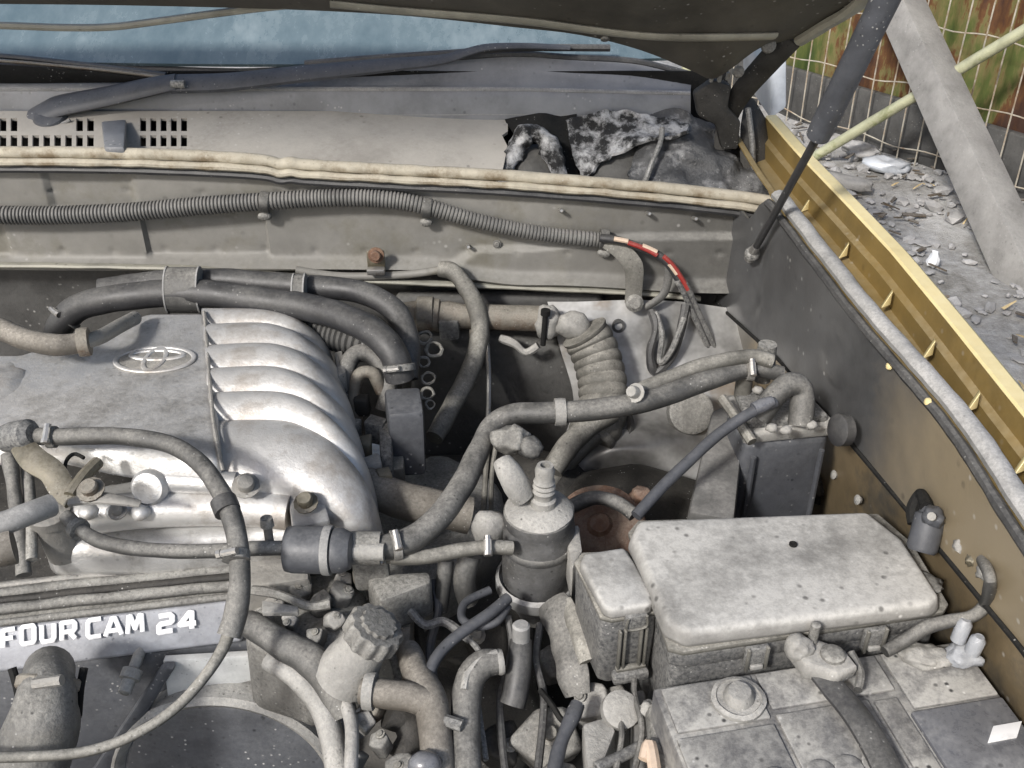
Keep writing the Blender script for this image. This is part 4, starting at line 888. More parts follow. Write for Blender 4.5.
cpp = thing('coolant_pipes', 'brown dusty coolant pipe tee beside the filler cap', 'pipe', pz(420, 740, .55))
MB().tube(Z([(362, 690, .74), (385, 694, .74), (410, 697, .74), (432, 704, .735)]), [.0135, .014, .014, .015], 16).obj('branch', M['brownhose'], cpp)
MB().tube(Z([(408, 650, .73), (416, 672, .735), (430, 700, .735), (436, 740, .72), (440, 800, .70)]), [.012, .0145, .0165, .016, .016], 16, wob=.04).obj('main_pipe', M['brownhose'], cpp)
MB().lathe([(.018, -.005), (.0185, 0), (.018, .005)], pz(370, 691, .74), Vector((1, -.1, 0)), 16).obj('clamp', M['palecrust'], cpp)
MB().tube(Z([(436, 718, .73), (450, 722, .735), (462, 726, .735)]), .006, 8).obj('clip', M['plastic'], cpp)
MB().tube(Z([(388, 712, .70), (405, 720, .69), (412, 738, .68), (404, 760, .67)]), .016, 12, wob=.1).obj('inner_bend', M['dark'], cpp)
for k, (a, b, s, m) in enumerate(((364, 720, 12, 'palecrust'), (380, 742, 15, 'grey'), (400, 770, 17, 'grey'), (354, 760, 10, 'hose'), (372, 710, 12, 'rustpipe'))):
    c = pz(a, b, .70); chunk(c, rp(c, s), k + 31, 'bracket_lug', M[m], cpp)
MB().tube(Z([(345, 700, .715), (352, 730, .71), (350, 790, .70)]), .007, 10).obj('pale_tube', M['palecrust'], cpp)
MB().blob(pz(425, 764, .73), .016, .012, .012, .1, 2, 2, 3).obj('blue_plug', M['bluelabel'], cpp)

# ================================================================== LONG PURGE HOSES
ph = thing('purge_hose', 'long dusty vapour hose sweeping from the canister across to the manifold', 'hose', pz(560, 420, .80))
MB().tube(Z([(782, 374, .885), (760, 370, .890), (738, 372, .892), (700, 383, .89), (650, 400, .885), (600, 409, .88), (550, 413, .875), (515, 414, .87), (494, 424, .862), (480, 448, .855), (464, 482, .845), (440, 516, .838), (414, 538, .832), (388, 547, .83), (360, 548, .83)]), [rp(pz(700, 380, .89), 8)] * 3 + [rp(pz(600, 409, .88), 11)] * 7 + [rp(pz(440, 516, .838), 13)] * 5, 18, wob=.05, per=9).obj('hose_length', M['hose'], ph)
MB().lathe([(.0155, -.006), (.016, 0), (.0155, .006)], pz(560, 412, .876), Vector((1, .05, 0)), 16).obj('worn_band', M['palecrust'], ph)
MB().lathe([(.0165, -.015), (.017, 0), (.0165, .015)], pz(366, 548, .83), XX, 16).obj('collar', M['grey'], ph)
clamp(pz(396, 545, .83), Vector((1, .3, 0)), .0145, ph)
clamp(pz(750, 371, .891), Vector((1, 0, 0)), .0105, ph)
p2 = thing('fuel_hose', 'upper dusty hose from the canister ending below the bellows', 'hose', pz(680, 375, .84))
MB().tube(Z([(772, 362, .90), (752, 357, .905), (725, 360, .905), (690, 370, .90), (660, 382, .895), (638, 391, .89)]), rp(pz(700, 368, .90), 8), 16, wob=.1, per=8).obj('hose_length', M['hose_pale'], p2)
MB().bolt(pz(636, 393, .90), Vector((-.6, -.6, .6)), .007, .012).obj('clip', M['palecrust'], p2)
p3 = thing('return_hose', 'short dusty hose running from the engine to the filter side', 'hose', pz(430, 555, .78))
MB().tube(Z([(372, 552, .815), (400, 558, .815), (430, 556, .815), (462, 550, .815), (490, 547, .815), (512, 548, .81)]), rp(pz(430, 556, .815), 7.5), 14, wob=.06).obj('hose_length', M['hose_pale'], p3)
clamp(pz(488, 547, .815), Vector((1, .03, 0)), .0088, p3)
clamp(pz(384, 555, .815), Vector((1, -.2, 0)), .0088, p3)
p4 = thing('thin_hose', 'thin dark hose slanting from the canister down behind the fuse box', 'hose', pz(700, 470, .80))
MB().tube(Z([(775, 402, .895), (752, 412, .89), (720, 433, .875), (690, 460, .86), (662, 487, .845), (636, 516, .83)]), rp(pz(700, 450, .87), 6), 12, wob=.05).obj('hose_length', M['strut'], p4)
MB().lathe([(.007, -.012), (.008, 0), (.006, .012)], pz(763, 405, .896), Vector((1, .4, .2)), 12).obj('end_fitting', M['bluelabel'], p4)
tl = thing('hanging_pipe', 'pale pipe sloping down under the bellows', 'pipe', pz(570, 440, .75))
MB().tube([pY(612, 412, 1.13), pY(590, 425, 1.11), pY(570, 444, 1.08), pY(552, 470, 1.05)], .0155, 14, wob=.05).obj('pipe_length', M['hose_pale'], tl)

# ================================================================== CANISTER
cn = thing('charcoal_canister', 'tall dark grey charcoal canister with hoses on its top', 'canister', pz(765, 520, .6))
T = .835
F0, F1, B1, B0 = pz(744, 441, T), pz(834, 432, T), pz(802, 398, T), pz(726, 402, T)
MB().prism([B0, B1, F1, F0], Vector((0, -.004, -.26)), .014, 4).obj('body', M['cover'], cn)
MB().prism([p + Vector((0, -.003, .012)) + (p - (F0 + B1) / 2) * .04 for p in (B0, B1, F1, F0)], Vector((0, 0, -.014)), .003, 2).obj('lid_rim', M['palecrust'], cn, wobble=.0015, wf=70)
MB().prism([p + Vector((0, 0, .022)) - (p - (F0 + B1) / 2) * .12 for p in (B0, B1, F1, F0)], Vector((0, 0, -.014)), .005, 2).obj('lid', M['plastic'], cn, wobble=.001, wf=60)
MB().prism(Z([(712, 410), (738, 398), (757, 440), (742, 452), (735, 520), (688, 512)], .80), Vector((0, .015, -.1)), .006).obj('side_bracket', M['conduit'], cn)
for f_ in (.12, .88):
    a_ = F0.lerp(F1, f_) + Vector((0, -.006, -.02)); MB().tube([a_, a_ + Vector((0, -.003, -.20))], .0035, 8, per=3).obj('body_rib', M['cover'], cn)
MB().tube(Z([(760, 418, .87), (775, 396, .895), (790, 384, .905), (802, 392, .895), (800, 425, .862)]), [.012, .013, .0135, .0135, .014], 14, wob=.05).obj('elbow', M['hose'], cn)
MB().lathe([(.010, 0), (.010, .03), (.013, .03), (.013, .045)], pz(742, 396, .85), Vector((0, 0, 1)), 14).obj('port', M['hose_pale'], cn)
MB().lathe([(.010, 0), (.010, .02), (.013, .02), (.011, .05)], pz(762, 380, .86), Vector((0, 0, 1)), 14).obj('port', M['grey'], cn)
for k, (a, b) in enumerate(((772, 428), (786, 430), (812, 425), (758, 390), (748, 412))):
    MB().blob(pz(a, b, .868), .007, .006, .005, .4, 2, 2, k).obj('lid_lug', M['palecrust'], cn)
MB().tube(Z([(722, 398, .865), (732, 412, .86), (744, 430, .855), (752, 442, .85)]), .006, 8).obj('lid_strap', M['hose_pale'], cn)
MB().lathe([(.018, -.005), (.018, .006), (.010, .010)], pX(842, 430, .362), Vector((-1, -.3, .2)), 20).obj('mount_rubber', M['rubber'], cn)
# mottled clutter right of it
MB().blob(pz(822, 488, .70), .02, .018, .02, .5, 2, 3, 5).obj('bracket', M['dark'], cn, wobble=.006, wf=60)

# ================================================================== FUEL FILTER
ff = thing('fuel_filter', 'dusty cylindrical fuel filter canister with a threaded spigot on top', 'fuel filter', pz(535, 600, .68))
o = pz(539, 512, .825); axf = Vector((.01, -.04, 1))
k_ = rp(o, 1)
MB().lathe([(k_ * 20, -.150), (k_ * 36, -.118), (k_ * 37, -.075), (k_ * 37, -.02), (k_ * 34.5, -.012), (k_ * 36, -.008), (k_ * 35, .002), (k_ * 24, .008), (k_ * 10, .010)], o, axf, 40).obj('body', M['filter'], ff, wobble=.0012, wf=40)
MB().lathe([(k_ * 37, -.045), (k_ * 38.2, -.043), (k_ * 38.2, -.036), (k_ * 37, -.034)], o, axf, 40).obj('rib', M['filter'], ff)
MB().lathe([(k_ * 34, .0), (k_ * 34, .004), (k_ * 26, .0095), (k_ * 12, .0115)], o, axf, 40).obj('top_cap', M['palecrust'], ff, wobble=.001, wf=60)
MB().lathe([(k_ * 41, -.112), (k_ * 43.5, -.108), (k_ * 43.5, -.096), (k_ * 40, -.092), (k_ * 39, -.1)], o, axf, 40).obj('clamp_ring', M['greyseal'], ff)
MB().lathe([(k_ * 17, -.16), (k_ * 20, -.15), (k_ * 21, -.12)], o, axf, 24).obj('drain', M['grey'], ff)
sp0 = o + Vector((.004, .0, .008))
MB().lathe([(k_ * 13, 0), (k_ * 13, .010), (k_ * 10, .012), (k_ * 10, .018), (k_ * 11.5, .020), (k_ * 9.5, .023), (k_ * 11.5, .026), (k_ * 9.5, .029), (k_ * 11, .032), (k_ * 9, .036), (k_ * 10, .046), (k_ * 8, .052), (k_ * 5, .052), (k_ * 5, .046)], sp0, Vector((.03, .05, 1)), 18).obj('spigot', M['palecrust'], ff)
MB().tube(Z([(524, 498, .845), (516, 484, .862), (508, 470, .875), (502, 460, .88)]), [.013, .0145, .0135, .010], 12, flat=.7, up=Vector((0, -.5, 1)), wob=.05).obj('outlet_arm', M['palecrust'], ff)
MB().blob(pz(512, 440, .87), .022, .018, .016, .4, 2, 3, 2).obj('union', M['grey'], ff, wobble=.004, wf=60)
MB().blob(pz(530, 448, .868), .014, .012, .012, .3, 2, 3, 8).obj('union', M['hose'], ff, wobble=.003, wf=60)
MB().blob(pz(490, 530, .80), .020, .016, .024, .2, 1.6, 3, 4).obj('shoulder', M['palecrust'], ff, wobble=.003, wf=40)
MB().prism(Z([(565, 530), (578, 524), (582, 552), (572, 566)], .80), Vector((0, 0, -.05)), .004).obj('clamp_lug', M['palecrust'], ff, wobble=.003, wf=50)
MB().tube(Z([(552, 602, .745), (562, 630, .74), (570, 662, .73), (578, 695, .71)]), [.018, .018, .017, .014], 14, flat=.4, up=Vector((-.3, -.8, .5)), per=6, wob=.25).obj('bracket', M['hose'], ff)
MB().tube(Z([(565, 602, .755), (577, 632, .75), (586, 662, .74)]), [.009, .009, .008], 10, flat=.5, up=Vector((-.3, -.8, .5)), per=6, wob=.2).obj('bracket_edge', M['hose_pale'], ff)
# rusty horn behind it
hn = thing('horn', 'rusty brown round horn in the hollow behind the fuel filter', 'horn', pz(598, 540, .66))
MB().lathe([(.03, -.04), (.052, -.02), (.056, -.005), (.054, .003), (.034, .012), (.016, .014), (.012, .02), (.004, .021)], pz(600, 528, .72), Vector((-.1, -.5, 1)), 36).obj('horn_body', M['rust'], hn, wobble=.002, wf=30)
MB().tube(Z([(572, 506, .76), (596, 498, .77), (618, 503, .77), (634, 515, .765)]), .0085, 10, wob=.1).obj('horn_pipe', M['hose'], hn)
MB().blob(pz(642, 497, .74), .016, .014, .012, .3, 2, 3, 3).obj('horn_lead', M['rust'], hn, wobble=.003, wf=50)

# ================================================================== FUSE BOX
fb = thing('fuse_box', 'big dust-covered fuse box with rounded lid behind the battery', 'fuse box', pz(800, 680, .7))
zt = .848
lidp = [pz(640, 519, zt), pz(868, 510, zt), pz(902, 538, zt), pz(940, 596, zt), pz(930, 603, zt), pz(690, 632, zt), pz(668, 622, zt), pz(632, 536, zt)]
MB().prism(lidp, Vector((0, 0, -.020)), .0065, 4, taper=.035).obj('lid', M['lid'], fb, wobble=.0012, wf=25)
zr = .828
rim = [pz(630, 524, zr), pz(640, 514, zr), pz(876, 508, zr), pz(912, 540, zr), pz(948, 602, zr), pz(944, 612, zr), pz(680, 650, zr), pz(668, 645, zr)]
rim = [pz(628, 532, zr), pz(638, 520, zr), pz(878, 513, zr), pz(912, 542, zr), pz(949, 604, zr), pz(944, 612, zr), pz(684, 652, zr), pz(668, 648, zr)]
MB().prism(rim, Vector((0, 0, -.006)), .0018, 2).obj('lid_rim', M['hose_pale'], fb)
cr_ = sum(rim, Vector()) / len(rim)
MB().prism([p - (p - cr_) * .018 + Vector((0, 0, -.0065)) for p in rim], Vector((0, 0, -.018)), .003).obj('lid_skirt', M['plastic'], fb)
MB().prism([p - (p - cr_) * .04 + Vector((0, 0, -.02)) for p in rim], Vector((0, 0, -.14)), .005).obj('case', M['plastic'], fb)
fa, fbv = rim[6], rim[5]; fdir = (fbv - fa).normalized(); fn = Vector((fdir.y, -fdir.x, 0)).normalized()
for px_ in (755, 873):
    a = pz(px_, 652 - (px_ - 684) * .154 + 10, zr - .012)
    f = (a - fa).dot(fdir); c = fa + fdir * f + Vector((0, 0, -.016)) + fn * .004
    la = MB().box(c, fdir, fn, UP, .022, .006, .026, .0015).obj('latch', M['plastic'], fb)
    for e in (-1, 1): MB().box(c + fdir * (e * .009) + fn * .003, fdir, fn, UP, .003, .004, .028, .0008).obj('latch_rib', M['hose_pale'], la)
    MB().box(c + fn * .004 + Vector((0, 0, -.009)), fdir, fn, UP, .012, .004, .005, .001).obj('latch_tooth', M['palecrust'], la)
a = fa + fdir * .11 + fn * .003 + Vector((0, 0, -.012)); MB().box(a, fdir, fn, UP, .007, .006, .022, .0015).obj('post', M['hose_pale'], fb)
MB().lathe([(.004, 0), (.004, .002), (.0015, .0015)], pz(793, 545, zt + .0005), UP, 12).obj('dimple', M['soot'], fb)
MB().blob(pz(925, 583, .835), .018, .014, .006, .4, 2, 3, 3).obj('lid_smear', M['hose'], fb, wobble=.003, wf=50)
# relay box
rb = thing('relay_box', 'small dusty relay box standing left of the big fuse box', 'relay box', pz(620, 690, .7))
zt2 = .838
MB().prism(Z([(584, 552), (624, 546), (634, 560), (655, 597), (650, 604), (612, 610), (604, 606), (580, 562)], zt2), Vector((0, 0, -.014)), .005, 3, taper=.03).obj('lid', M['lid'], rb, wobble=.001, wf=30)
rr_ = Z([(574, 562), (582, 552), (628, 550), (660, 602), (657, 612), (612, 620), (600, 617)], zt2 - .015)
MB().prism(rr_, Vector((0, 0, -.005)), .0015, 2).obj('lid_rim', M['hose_pale'], rb)
cc_ = sum(rr_, Vector()) / len(rr_)
MB().prism([p - (p - cc_) * .03 + Vector((0, 0, -.005)) for p in rr_], Vector((0, 0, -.085)), .003, taper=-.06).obj('case', M['plastic'], rb)
g1, g2 = rr_[5], rr_[4]; gd = (g2 - g1).normalized(); gn = Vector((gd.y, -gd.x, 0)).normalized(); gm = (g1 + g2) / 2
lt = MB().box(gm + gn * .003 + Vector((0, 0, -.002)), gd, gn, UP, .021, .008, .016, .0015).obj('latch', M['plastic'], rb)
MB().tube([gm + gn * .008 + gd * s + Vector((0, 0, z)) for s, z in ((-.009, .006), (-.009, -.008), (.009, -.008), (.009, .006))], .0014, 6, per=4).obj('latch_loop', M['hose_pale'], lt)
for s in (-.013, -.008, .008, .013):
    MB().box(gm + gd * s + gn * .001 + Vector((0, 0, -.042)), gd, gn, UP, .0022, .005, .052, .0006).obj('rib', M['hose_pale'], rb)
MB().box(gm + gn * .001 + Vector((0, 0, -.068)), gd, gn, UP, .030, .006, .004, .001).obj('rib', M['hose_pale'], rb)
MB().box(gm + gn * .002 + Vector((0, 0, -.078)), gd, gn, UP, .036, .012, .012, .003).obj('foot', M['plastic'], rb)

# ================================================================== BATTERY
bt = thing('battery', 'dusty dark car battery with cables, in front of the fuse box', 'battery', pz(830, 740, .6))
zb = .795
bk0, bk1 = pz(652, 688, zb), pz(960, 640, zb)
bdx = (bk1 - bk0).normalized(); bdy = Vector((bdx.y, -bdx.x, 0)).normalized()
W_ = (bk1 - bk0).length
quad = lambda a, b, c, d, z=0.0: [bk0 + bdx * (a * W_) + bdy * c + Vector((0, 0, z)), bk0 + bdx * (b * W_) + bdy * c + Vector((0, 0, z)), bk0 + bdx * (b * W_) + bdy * d + Vector((0, 0, z)), bk0 + bdx * (a * W_) + bdy * d + Vector((0, 0, z))]
MB().prism(quad(0, 1.0, 0, .175), Vector((0, 0, -.19)), .004).obj('case', M['battery'], bt)
for a, b, c, d, h, m in ((.01, .30, .058, .17, .003, 'battery'), (.315, .60, .05, .17, .0035, 'battery'), (.02, .30, .004, .052, .003, 'battery'), (.315, .70, .004, .044, .003, 'battery'), (.70, .99, .070, .17, .0045, 'bluelabel'), (.615, .69, .052, .17, .003, 'battery'), (.72, .99, .004, .066, .003, 'battery')):
    MB().prism(quad(a, b, c, d, h), Vector((0, 0, -h - .001)), .0018).obj('cover_panel', M[m], bt, wobble=.0005)
for a in (.07, .15, .23, .36, .44, .52):
    c = bk0 + bdx * (a * W_) + bdy * .112 + Vector((0, 0, .003))
    MB().lathe([(.012, 0), (.012, .002), (.009, .003), (.004, .0032)], c, UP, 22).obj('cell_cap', M['battery'], bt)
MB().prism([p + bdx * (.012 if i < 2 else -.002) for i, p in enumerate(quad(.86, .95, .098, .112, .0062))], Vector((0, 0, -.002)), .0004).obj('glare_patch', M['white'], bt)  # white quad painting the sky's glare onto the glossy battery top
MB().prism([p for p in (bk0 + bdx * (.72 * W_) + bdy * .135 + Vector((0, 0, .0062)), bk0 + bdx * (.84 * W_) + bdy * .150 + Vector((0, 0, .0062)), bk0 + bdx * (.84 * W_) + bdy * .156 + Vector((0, 0, .0062)), bk0 + bdx * (.72 * W_) + bdy * .14 + Vector((0, 0, .0062)))], Vector((0, 0, -.002)), .0003).obj('label_stripe', M['cream'], bt)
c = pz(738, 700, zb + .004)
MB().lathe([(.024, 0), (.024, .003), (.020, .0045), (.019, .003), (.014, .003), (.013, .007), (.010, .012), (.002, .013)], c, UP, 28).obj('terminal', M['palecrust'], bt, wobble=.001, wf=60)
nc = thing('battery_cable', 'pale corroded clamp with flat black strap lying over the battery', 'battery cable', pz(825, 665, .80))
MB().prism(Z([(790, 644), (812, 637), (846, 648), (860, 666), (838, 674), (806, 666)], .824), Vector((0, 0, -.018)), .005, 3).obj('clamp', M['palecrust'], nc, wobble=.0035, wf=70)
MB().lathe([(.011, 0), (.011, .006), (.008, .009), (.004, .0095)], pz(832, 658, .822), UP, 18).obj('clamp_post', M['grey'], nc, wobble=.001, wf=70)
MB().blob(pz(800, 648, .825), .012, .012, .012, .35, 2, 3, 7).obj('clamp_jaw', M['palecrust'], nc, wobble=.003, wf=60)
MB().lathe([(.0045, 0), (.0045, .022), (.003, .023)], pz(812, 642, .825), UP, 10).obj('clamp_bolt', M['grey'], nc)
MB().tube(Z([(802, 652, .812), (815, 668, .811), (835, 690, .809), (858, 718, .807), (880, 755, .806), (895, 790, .805)]), [.008, .010, .0125, .013, .013, .013], 10, flat=.45, up=UP, per=7).obj('strap', M['rubber'], nc)
MB().tube(Z([(850, 652, .820), (860, 672, .813), (858, 690, .811)]), .004, 8).obj('wire', M['hose'], nc)
pc = thing('positive_terminal', 'cloudy clear plastic terminal cover at the battery corner by the wing', 'terminal cover', pz(958, 660, .795))
MB().blob(pz(964, 655, .806), .016, .013, .010, .35, 2, 3, 12).obj('cover', M['clear'], pc, wobble=.004, wf=50)
MB().lathe([(.007, 0), (.007, .02), (.004, .024)], pz(958, 640, .822), Vector((.1, .1, 1)), 12).obj('post', M['clear'], pc)
MB().lathe([(.007, 0), (.007, .016), (.004, .02)], pz(972, 652, .82), Vector((.1, .0, 1)), 12).obj('post', M['clear'], pc)
MB().blob(pz(925, 655, .803), .022, .014, .006, .4, 2, 3, 13).obj('grease_smear', M['palecrust'], pc, wobble=.004, wf=50)
gc = thing('grey_cable', 'grey cable looping from the wing panel over the fuse box corner to battery', 'cable', pz(960, 620, .82))
MB().tube([pX(982, 560, .418), pX(990, 580, .410), pz(986, 603, .855), pz(972, 616, .845), pz(950, 621, .838), pz(926, 628, .83), pz(902, 642, .815), pz(885, 652, .81)], [.005, .0055, .006, .006, .006, .0065, .0065, .0055], 12, wob=.1).obj('cable_length', M['hose'], gc)
wc = thing('wing_clutter', 'greasy pale lump and cable lugs stuck on the bronze inner wing', 'cable lugs', pX(965, 560, .41))
for k, (a, b, s) in enumerate(((962, 545, 9), (972, 560, 8), (984, 572, 8))):
    c = pX(a, b, .420); MB().blob(c, .006, rp(c, s), rp(c, s), .5, 2, 3, k).obj('lug', M['palecrust'] if k != 1 else M['brass'], wc, wobble=.003, wf=60)
dg_ = thing('diagnostic_plug', 'black plastic plug standing upright beside the fuse box and wing', 'plug', pz(925, 550, .83))
oo = pX(921, 552, .395); aa = pX(931, 514, .405) - oo
MB().lathe([(.012, 0), (.0145, .004), (.0145, .036), (.0115, .038), (.010, .044)], oo, aa, 16).obj('body', M['strut'], dg_)
MB().tube([pX(914, 524, .397), pX(914, 508, .399), pX(921, 494, .403), pX(926, 508, .399)], .0065, 8, wob=.2).obj('latch', M['soot'], dg_)
MB().blob(pX(933, 516, .400), .011, .012, .010, .3, 2, 3, 3).obj('cap', M['strut'], dg_, wobble=.002, wf=60)
MB().lathe([(.004, 0), (.004, .004), (.002, .003)], pX(932, 517, .390), Vector((-.5, -.6, .7)), 12).obj('pin', M['palecrust'], dg_)

# ================================================================== LOWER MIDDLE
c1 = thing('looped_hose', 'thin blue grey hose looping in the dark gap below the filter', 'hose', pz(450, 650, .70))
MB().tube(Z([(508, 598, .76), (490, 613, .76), (468, 628, .755), (448, 644, .75), (434, 662, .745), (427, 686, .735), (430, 712, .72)]), rp(pz(460, 630, .755), 6), 12).obj('hose_length', M['strut'], c1)
MB().tube(Z([(508, 606, .75), (496, 622, .748), (476, 626, .745), (462, 618, .742), (466, 602, .742), (490, 590, .742)]), rp(pz(460, 630, .755), 4.5), 12).obj('hose_loop', M['strut'], c1)
c2 = thing('lower_hose', 'curved dusty hose rising beside the distributor lumps below the filter', 'hose', pz(470, 720, .62))
MB().tube(Z([(498, 662, .745), (484, 664, .745), (472, 676, .74), (466, 700, .73), (466, 740, .715), (468, 800, .70)]), [.012, .014, .015, .015, .014, .014], 14, wob=.05).obj('hose_length', M['hose'], c2)
MB().tube(Z([(497, 653, .755), (480, 660, .755), (468, 674, .75), (464, 690, .745)]), .004, 8).obj('bead', M['palecrust'], c2)
MB().lathe([(.012, -.003), (.013, 0), (.012, .003)], pz(500, 662, .745), Vector((1, .2, 0)), 16).obj('clamp_ring', M['palecrust'], c2)
c3 = thing('vertical_plug', 'dark rubber plug with pale tip standing under the filter', 'plug', pz(518, 690, .66))
MB().tube(Z([(521, 640, .745), (520, 660, .735), (516, 690, .715), (512, 705, .705)]), [.011, .012, .013, .013], 12).obj('boot', M['rubber'], c3)
MB().lathe([(.009, 0), (.009, .025), (.007, .027)], pz(521, 645, .742), Vector((0, .1, 1)), 14).obj('tip', M['greyseal'], c3)
ps = thing('pump_housing', 'lumpy pale grey pump housing at the bottom centre of the bay', 'pump', pz(540, 750, .55))
for k, (a, b, z, s, m) in enumerate(((545, 735, .68, 36, 'grey'), (500, 745, .67, 26, 'dark'), (590, 700, .70, 22, 'palecrust'), (618, 698, .70, 14, 'grey'), (596, 740, .70, 22, 'grey'), (555, 665, .68, 18, 'hose'), (485, 640, .63, 28, 'dark'), (560, 790, .70, 34, 'grey'), (450, 650, .60, 26, 'dark'))):
    c = pz(a, b, z); e = rp(c, s)
    chunk(c, e * .95, k + 51, 'housing_section', M[m], ps, .005)
MB().lathe([(.014, 0), (.018, .002), (.018, .012), (.013, .014)], pz(618, 712, .735), Vector((.2, -.5, 1)), 20).obj('cap', M['palecrust'], ps)
MB().prism(Z([(582, 722), (606, 715), (616, 730), (604, 760), (586, 770)], .735), Vector((0, 0, -.05)), .004).obj('white_block', M['palecrust'], ps, wobble=.002, wf=40)
MB().tube(Z([(540, 690, .72), (552, 705, .72), (562, 720, .715), (575, 724, .71)]), .003, 6).obj('wire', M['soot'], ps)
MB().tube(Z([(578, 704, .735), (566, 730, .73), (556, 760, .725), (550, 800, .72)]), .007, 10, wob=.2).obj('pipe', M['strut'], ps)
MB().tube(Z([(596, 768, .74), (630, 752, .74), (660, 735, .745), (690, 720, .75)]), .0055, 10).obj('lead', M['plastic'], ps)
MB().prism(Z([(632, 690), (646, 686), (650, 768), (634, 800)], .73), Vector((0, 0, -.05)), .006).obj('tray_edge', M['conduit'], ps)
MB().prism(Z([(645, 700), (672, 694), (700, 740), (712, 800), (655, 800)], .76), Vector((0, 0, -.06)), .008).obj('tray_wall', M['grey'], ps, wobble=.004, wf=24)
MB().blob(pz(648, 712, .745), .010, .010, .012, .4, 2, 3, 70).obj('tray_clip', M['palecrust'], ps)
MB().tube(Z([(645, 760, .76), (650, 745, .765), (656, 780, .76)]), .006, 8).obj('tray_tab', M['cream'], ps)
# vertical tubes in the dark gap
vt = thing('gap_tubes', 'dusty tubes and leads going down into the dark gap around the filter', 'tubes', pz(470, 600, .6))
MB().tube(Z([(446, 560, .77), (444, 580, .75), (440, 610, .71)]), .0085, 10).obj('tube', M['hose'], vt)
MB().tube(Z([(470, 555, .775), (464, 580, .75), (468, 600, .72)]), .012, 12).obj('tube', M['hose'], vt)
MB().tube(Z([(489, 436, .80), (486, 470, .76), (483, 520, .70), (480, 560, .65)]), .0035, 8).obj('tube', M['hose_pale'], vt)
MB().tube(Z([(497, 440, .80), (492, 475, .76), (491, 520, .70)]), .0030, 8).obj('tube', M['hose_pale'], vt)
MB().tube([pY(487, 335, 1.30), pY(489, 380, 1.26), pY(488, 430, 1.20)], .004, 8).obj('tube', M['steel'], vt)
MB().tube(Z([(425, 596, .74), (418, 620, .70), (424, 660, .64)]), .006, 8).obj('tube', M['dark'], vt)
MB().tube(Z([(462, 486, .83), (468, 490, .83), (470, 482, .832), (466, 478, .834)]), .0032, 8).obj('ring', M['palecrust'], vt)
rn = random.Random(5)
for k, pts in enumerate((((432, 580, .74), (438, 610, .72), (430, 650, .69), (436, 690, .66)), ((470, 640, .73), (482, 660, .72), (478, 700, .70), (486, 760, .69)), ((508, 616, .74), (512, 650, .72), (500, 700, .70), (506, 780, .69)), ((540, 624, .73), (536, 660, .72), (544, 700, .71), (538, 770, .71)),
                        ((410, 610, .74), (425, 625, .73), (445, 622, .73), (470, 640, .72)), ((390, 650, .72), (398, 680, .70), (392, 720, .69)), ((612, 700, .74), (622, 730, .74), (616, 770, .74)), ((640, 650, .74), (634, 690, .745), (642, 730, .75), (632, 780, .75)))):
    MB().tube(Z(pts), rn.choice((.003, .004, .005, .0065)), 8, wob=.15, seed=k).obj('lead', M[rn.choice(('rubber', 'hose', 'strut', 'plastic'))], vt)
dp = thing('gearbox_side', 'dark oily gearbox casing deep in the gap', 'gearbox', Vector((-.02, 1.0, .4)))
MB().blob(Vector((.03, 1.08, .50)), .16, .14, .16, .2, 2, 4, 9).obj('casing', M['dark'], dp, wobble=.01, wf=14)
MB().blob(Vector((-.1, .82, .48)), .14, .12, .12, .2, 2, 4, 19).obj('casing', M['dark'], dp, wobble=.01, wf=14)

# ================================================================== YARD: fence, sheet, timber, pole, rubble
f0 = Vector((1.33, 4.52, 0)); fd = (Vector((1.98, 3.62, 0)) - f0).normalized(); fnrm = Vector((-fd.y, fd.x, 0))
if fnrm.y < 0: fnrm = -fnrm
rows = []
for k in range(4):
    z = .17 + k * .75
    rows.append([f0 + fd * s + fnrm * (.14 + .012 * math.sin(s * 2 * math.pi / .23)) + Vector((0, 0, z + (.03 * noise.noise(Vector((s * 3, 1, 1))) if k == 0 else 0))) for s in [-1.4 + .0288 * q for q in range(155)]])
sh = MB().grid(rows, .002).obj('metal_sheet', M['sheet'], label='rusty corrugated metal sheet with peeling green paint behind the wire fence', cat='metal sheet')
wf_ = thing('wire_fence', 'sagging wire mesh fence in front of the rusty sheet', 'fence', f0)
for q in range(-8, 26):
    s = q * .088 + .012 * noise.noise(Vector((q * 1.7, 3, 0)))
    lean = .02 * noise.noise(Vector((q * .9, 8, 0)))
    MB().tube([f0 + fd * (s + lean * 0) + Vector((0, 0, -.01)), f0 + fd * (s + lean * .5) + Vector((0, 0, .45)) - fnrm * .01, f0 + fd * (s + lean) + Vector((0, 0, 1.2))], .0032, 6, per=3).obj('wire', M['wire'], wf_)
for z in (.05, .30, .55, .80, 1.05):
    MB().tube([f0 + fd * (-.7 + .15 * q) + Vector((0, 0, z + .012 * math.sin(q * 2.1 + z * 9) + .008 * math.sin(q * .9))) - fnrm * .006 for q in range(21)], .0028, 6, per=3).obj('wire', M['wire'], wf_)
MB().lathe([(.03, 0), (.03, 1.3), (.02, 1.31)], f0 - fd * .75, UP, 12).obj('post', M['pole'], wf_)
MB().lathe([(.03, 0), (.03, 1.3), (.02, 1.31)], f0 + fd * 2.4, UP, 12).obj('post', M['pole'], wf_)
tb, tt = pz(1030, 288, 0.0), pt(893, -12, 3.95)
tdir = (tt - tb).normalized(); tx = (XX - tdir * XX.dot(tdir)); tx = (tx + Vector((0, .5, -.2)) * .9).normalized(); tx = (tx - tdir * tx.dot(tdir)).normalized(); ty = tdir.cross(tx)
MB().box(tb + tdir * ((tt - tb).length * .56 - .03), tx, ty, tdir, .125, .125, (tt - tb).length * 1.16, .004, 2).obj('timber_post', M['wood'], label='weathered grey timber post leaning against the wire fence', cat='post', wobble=.0025, wf=9)
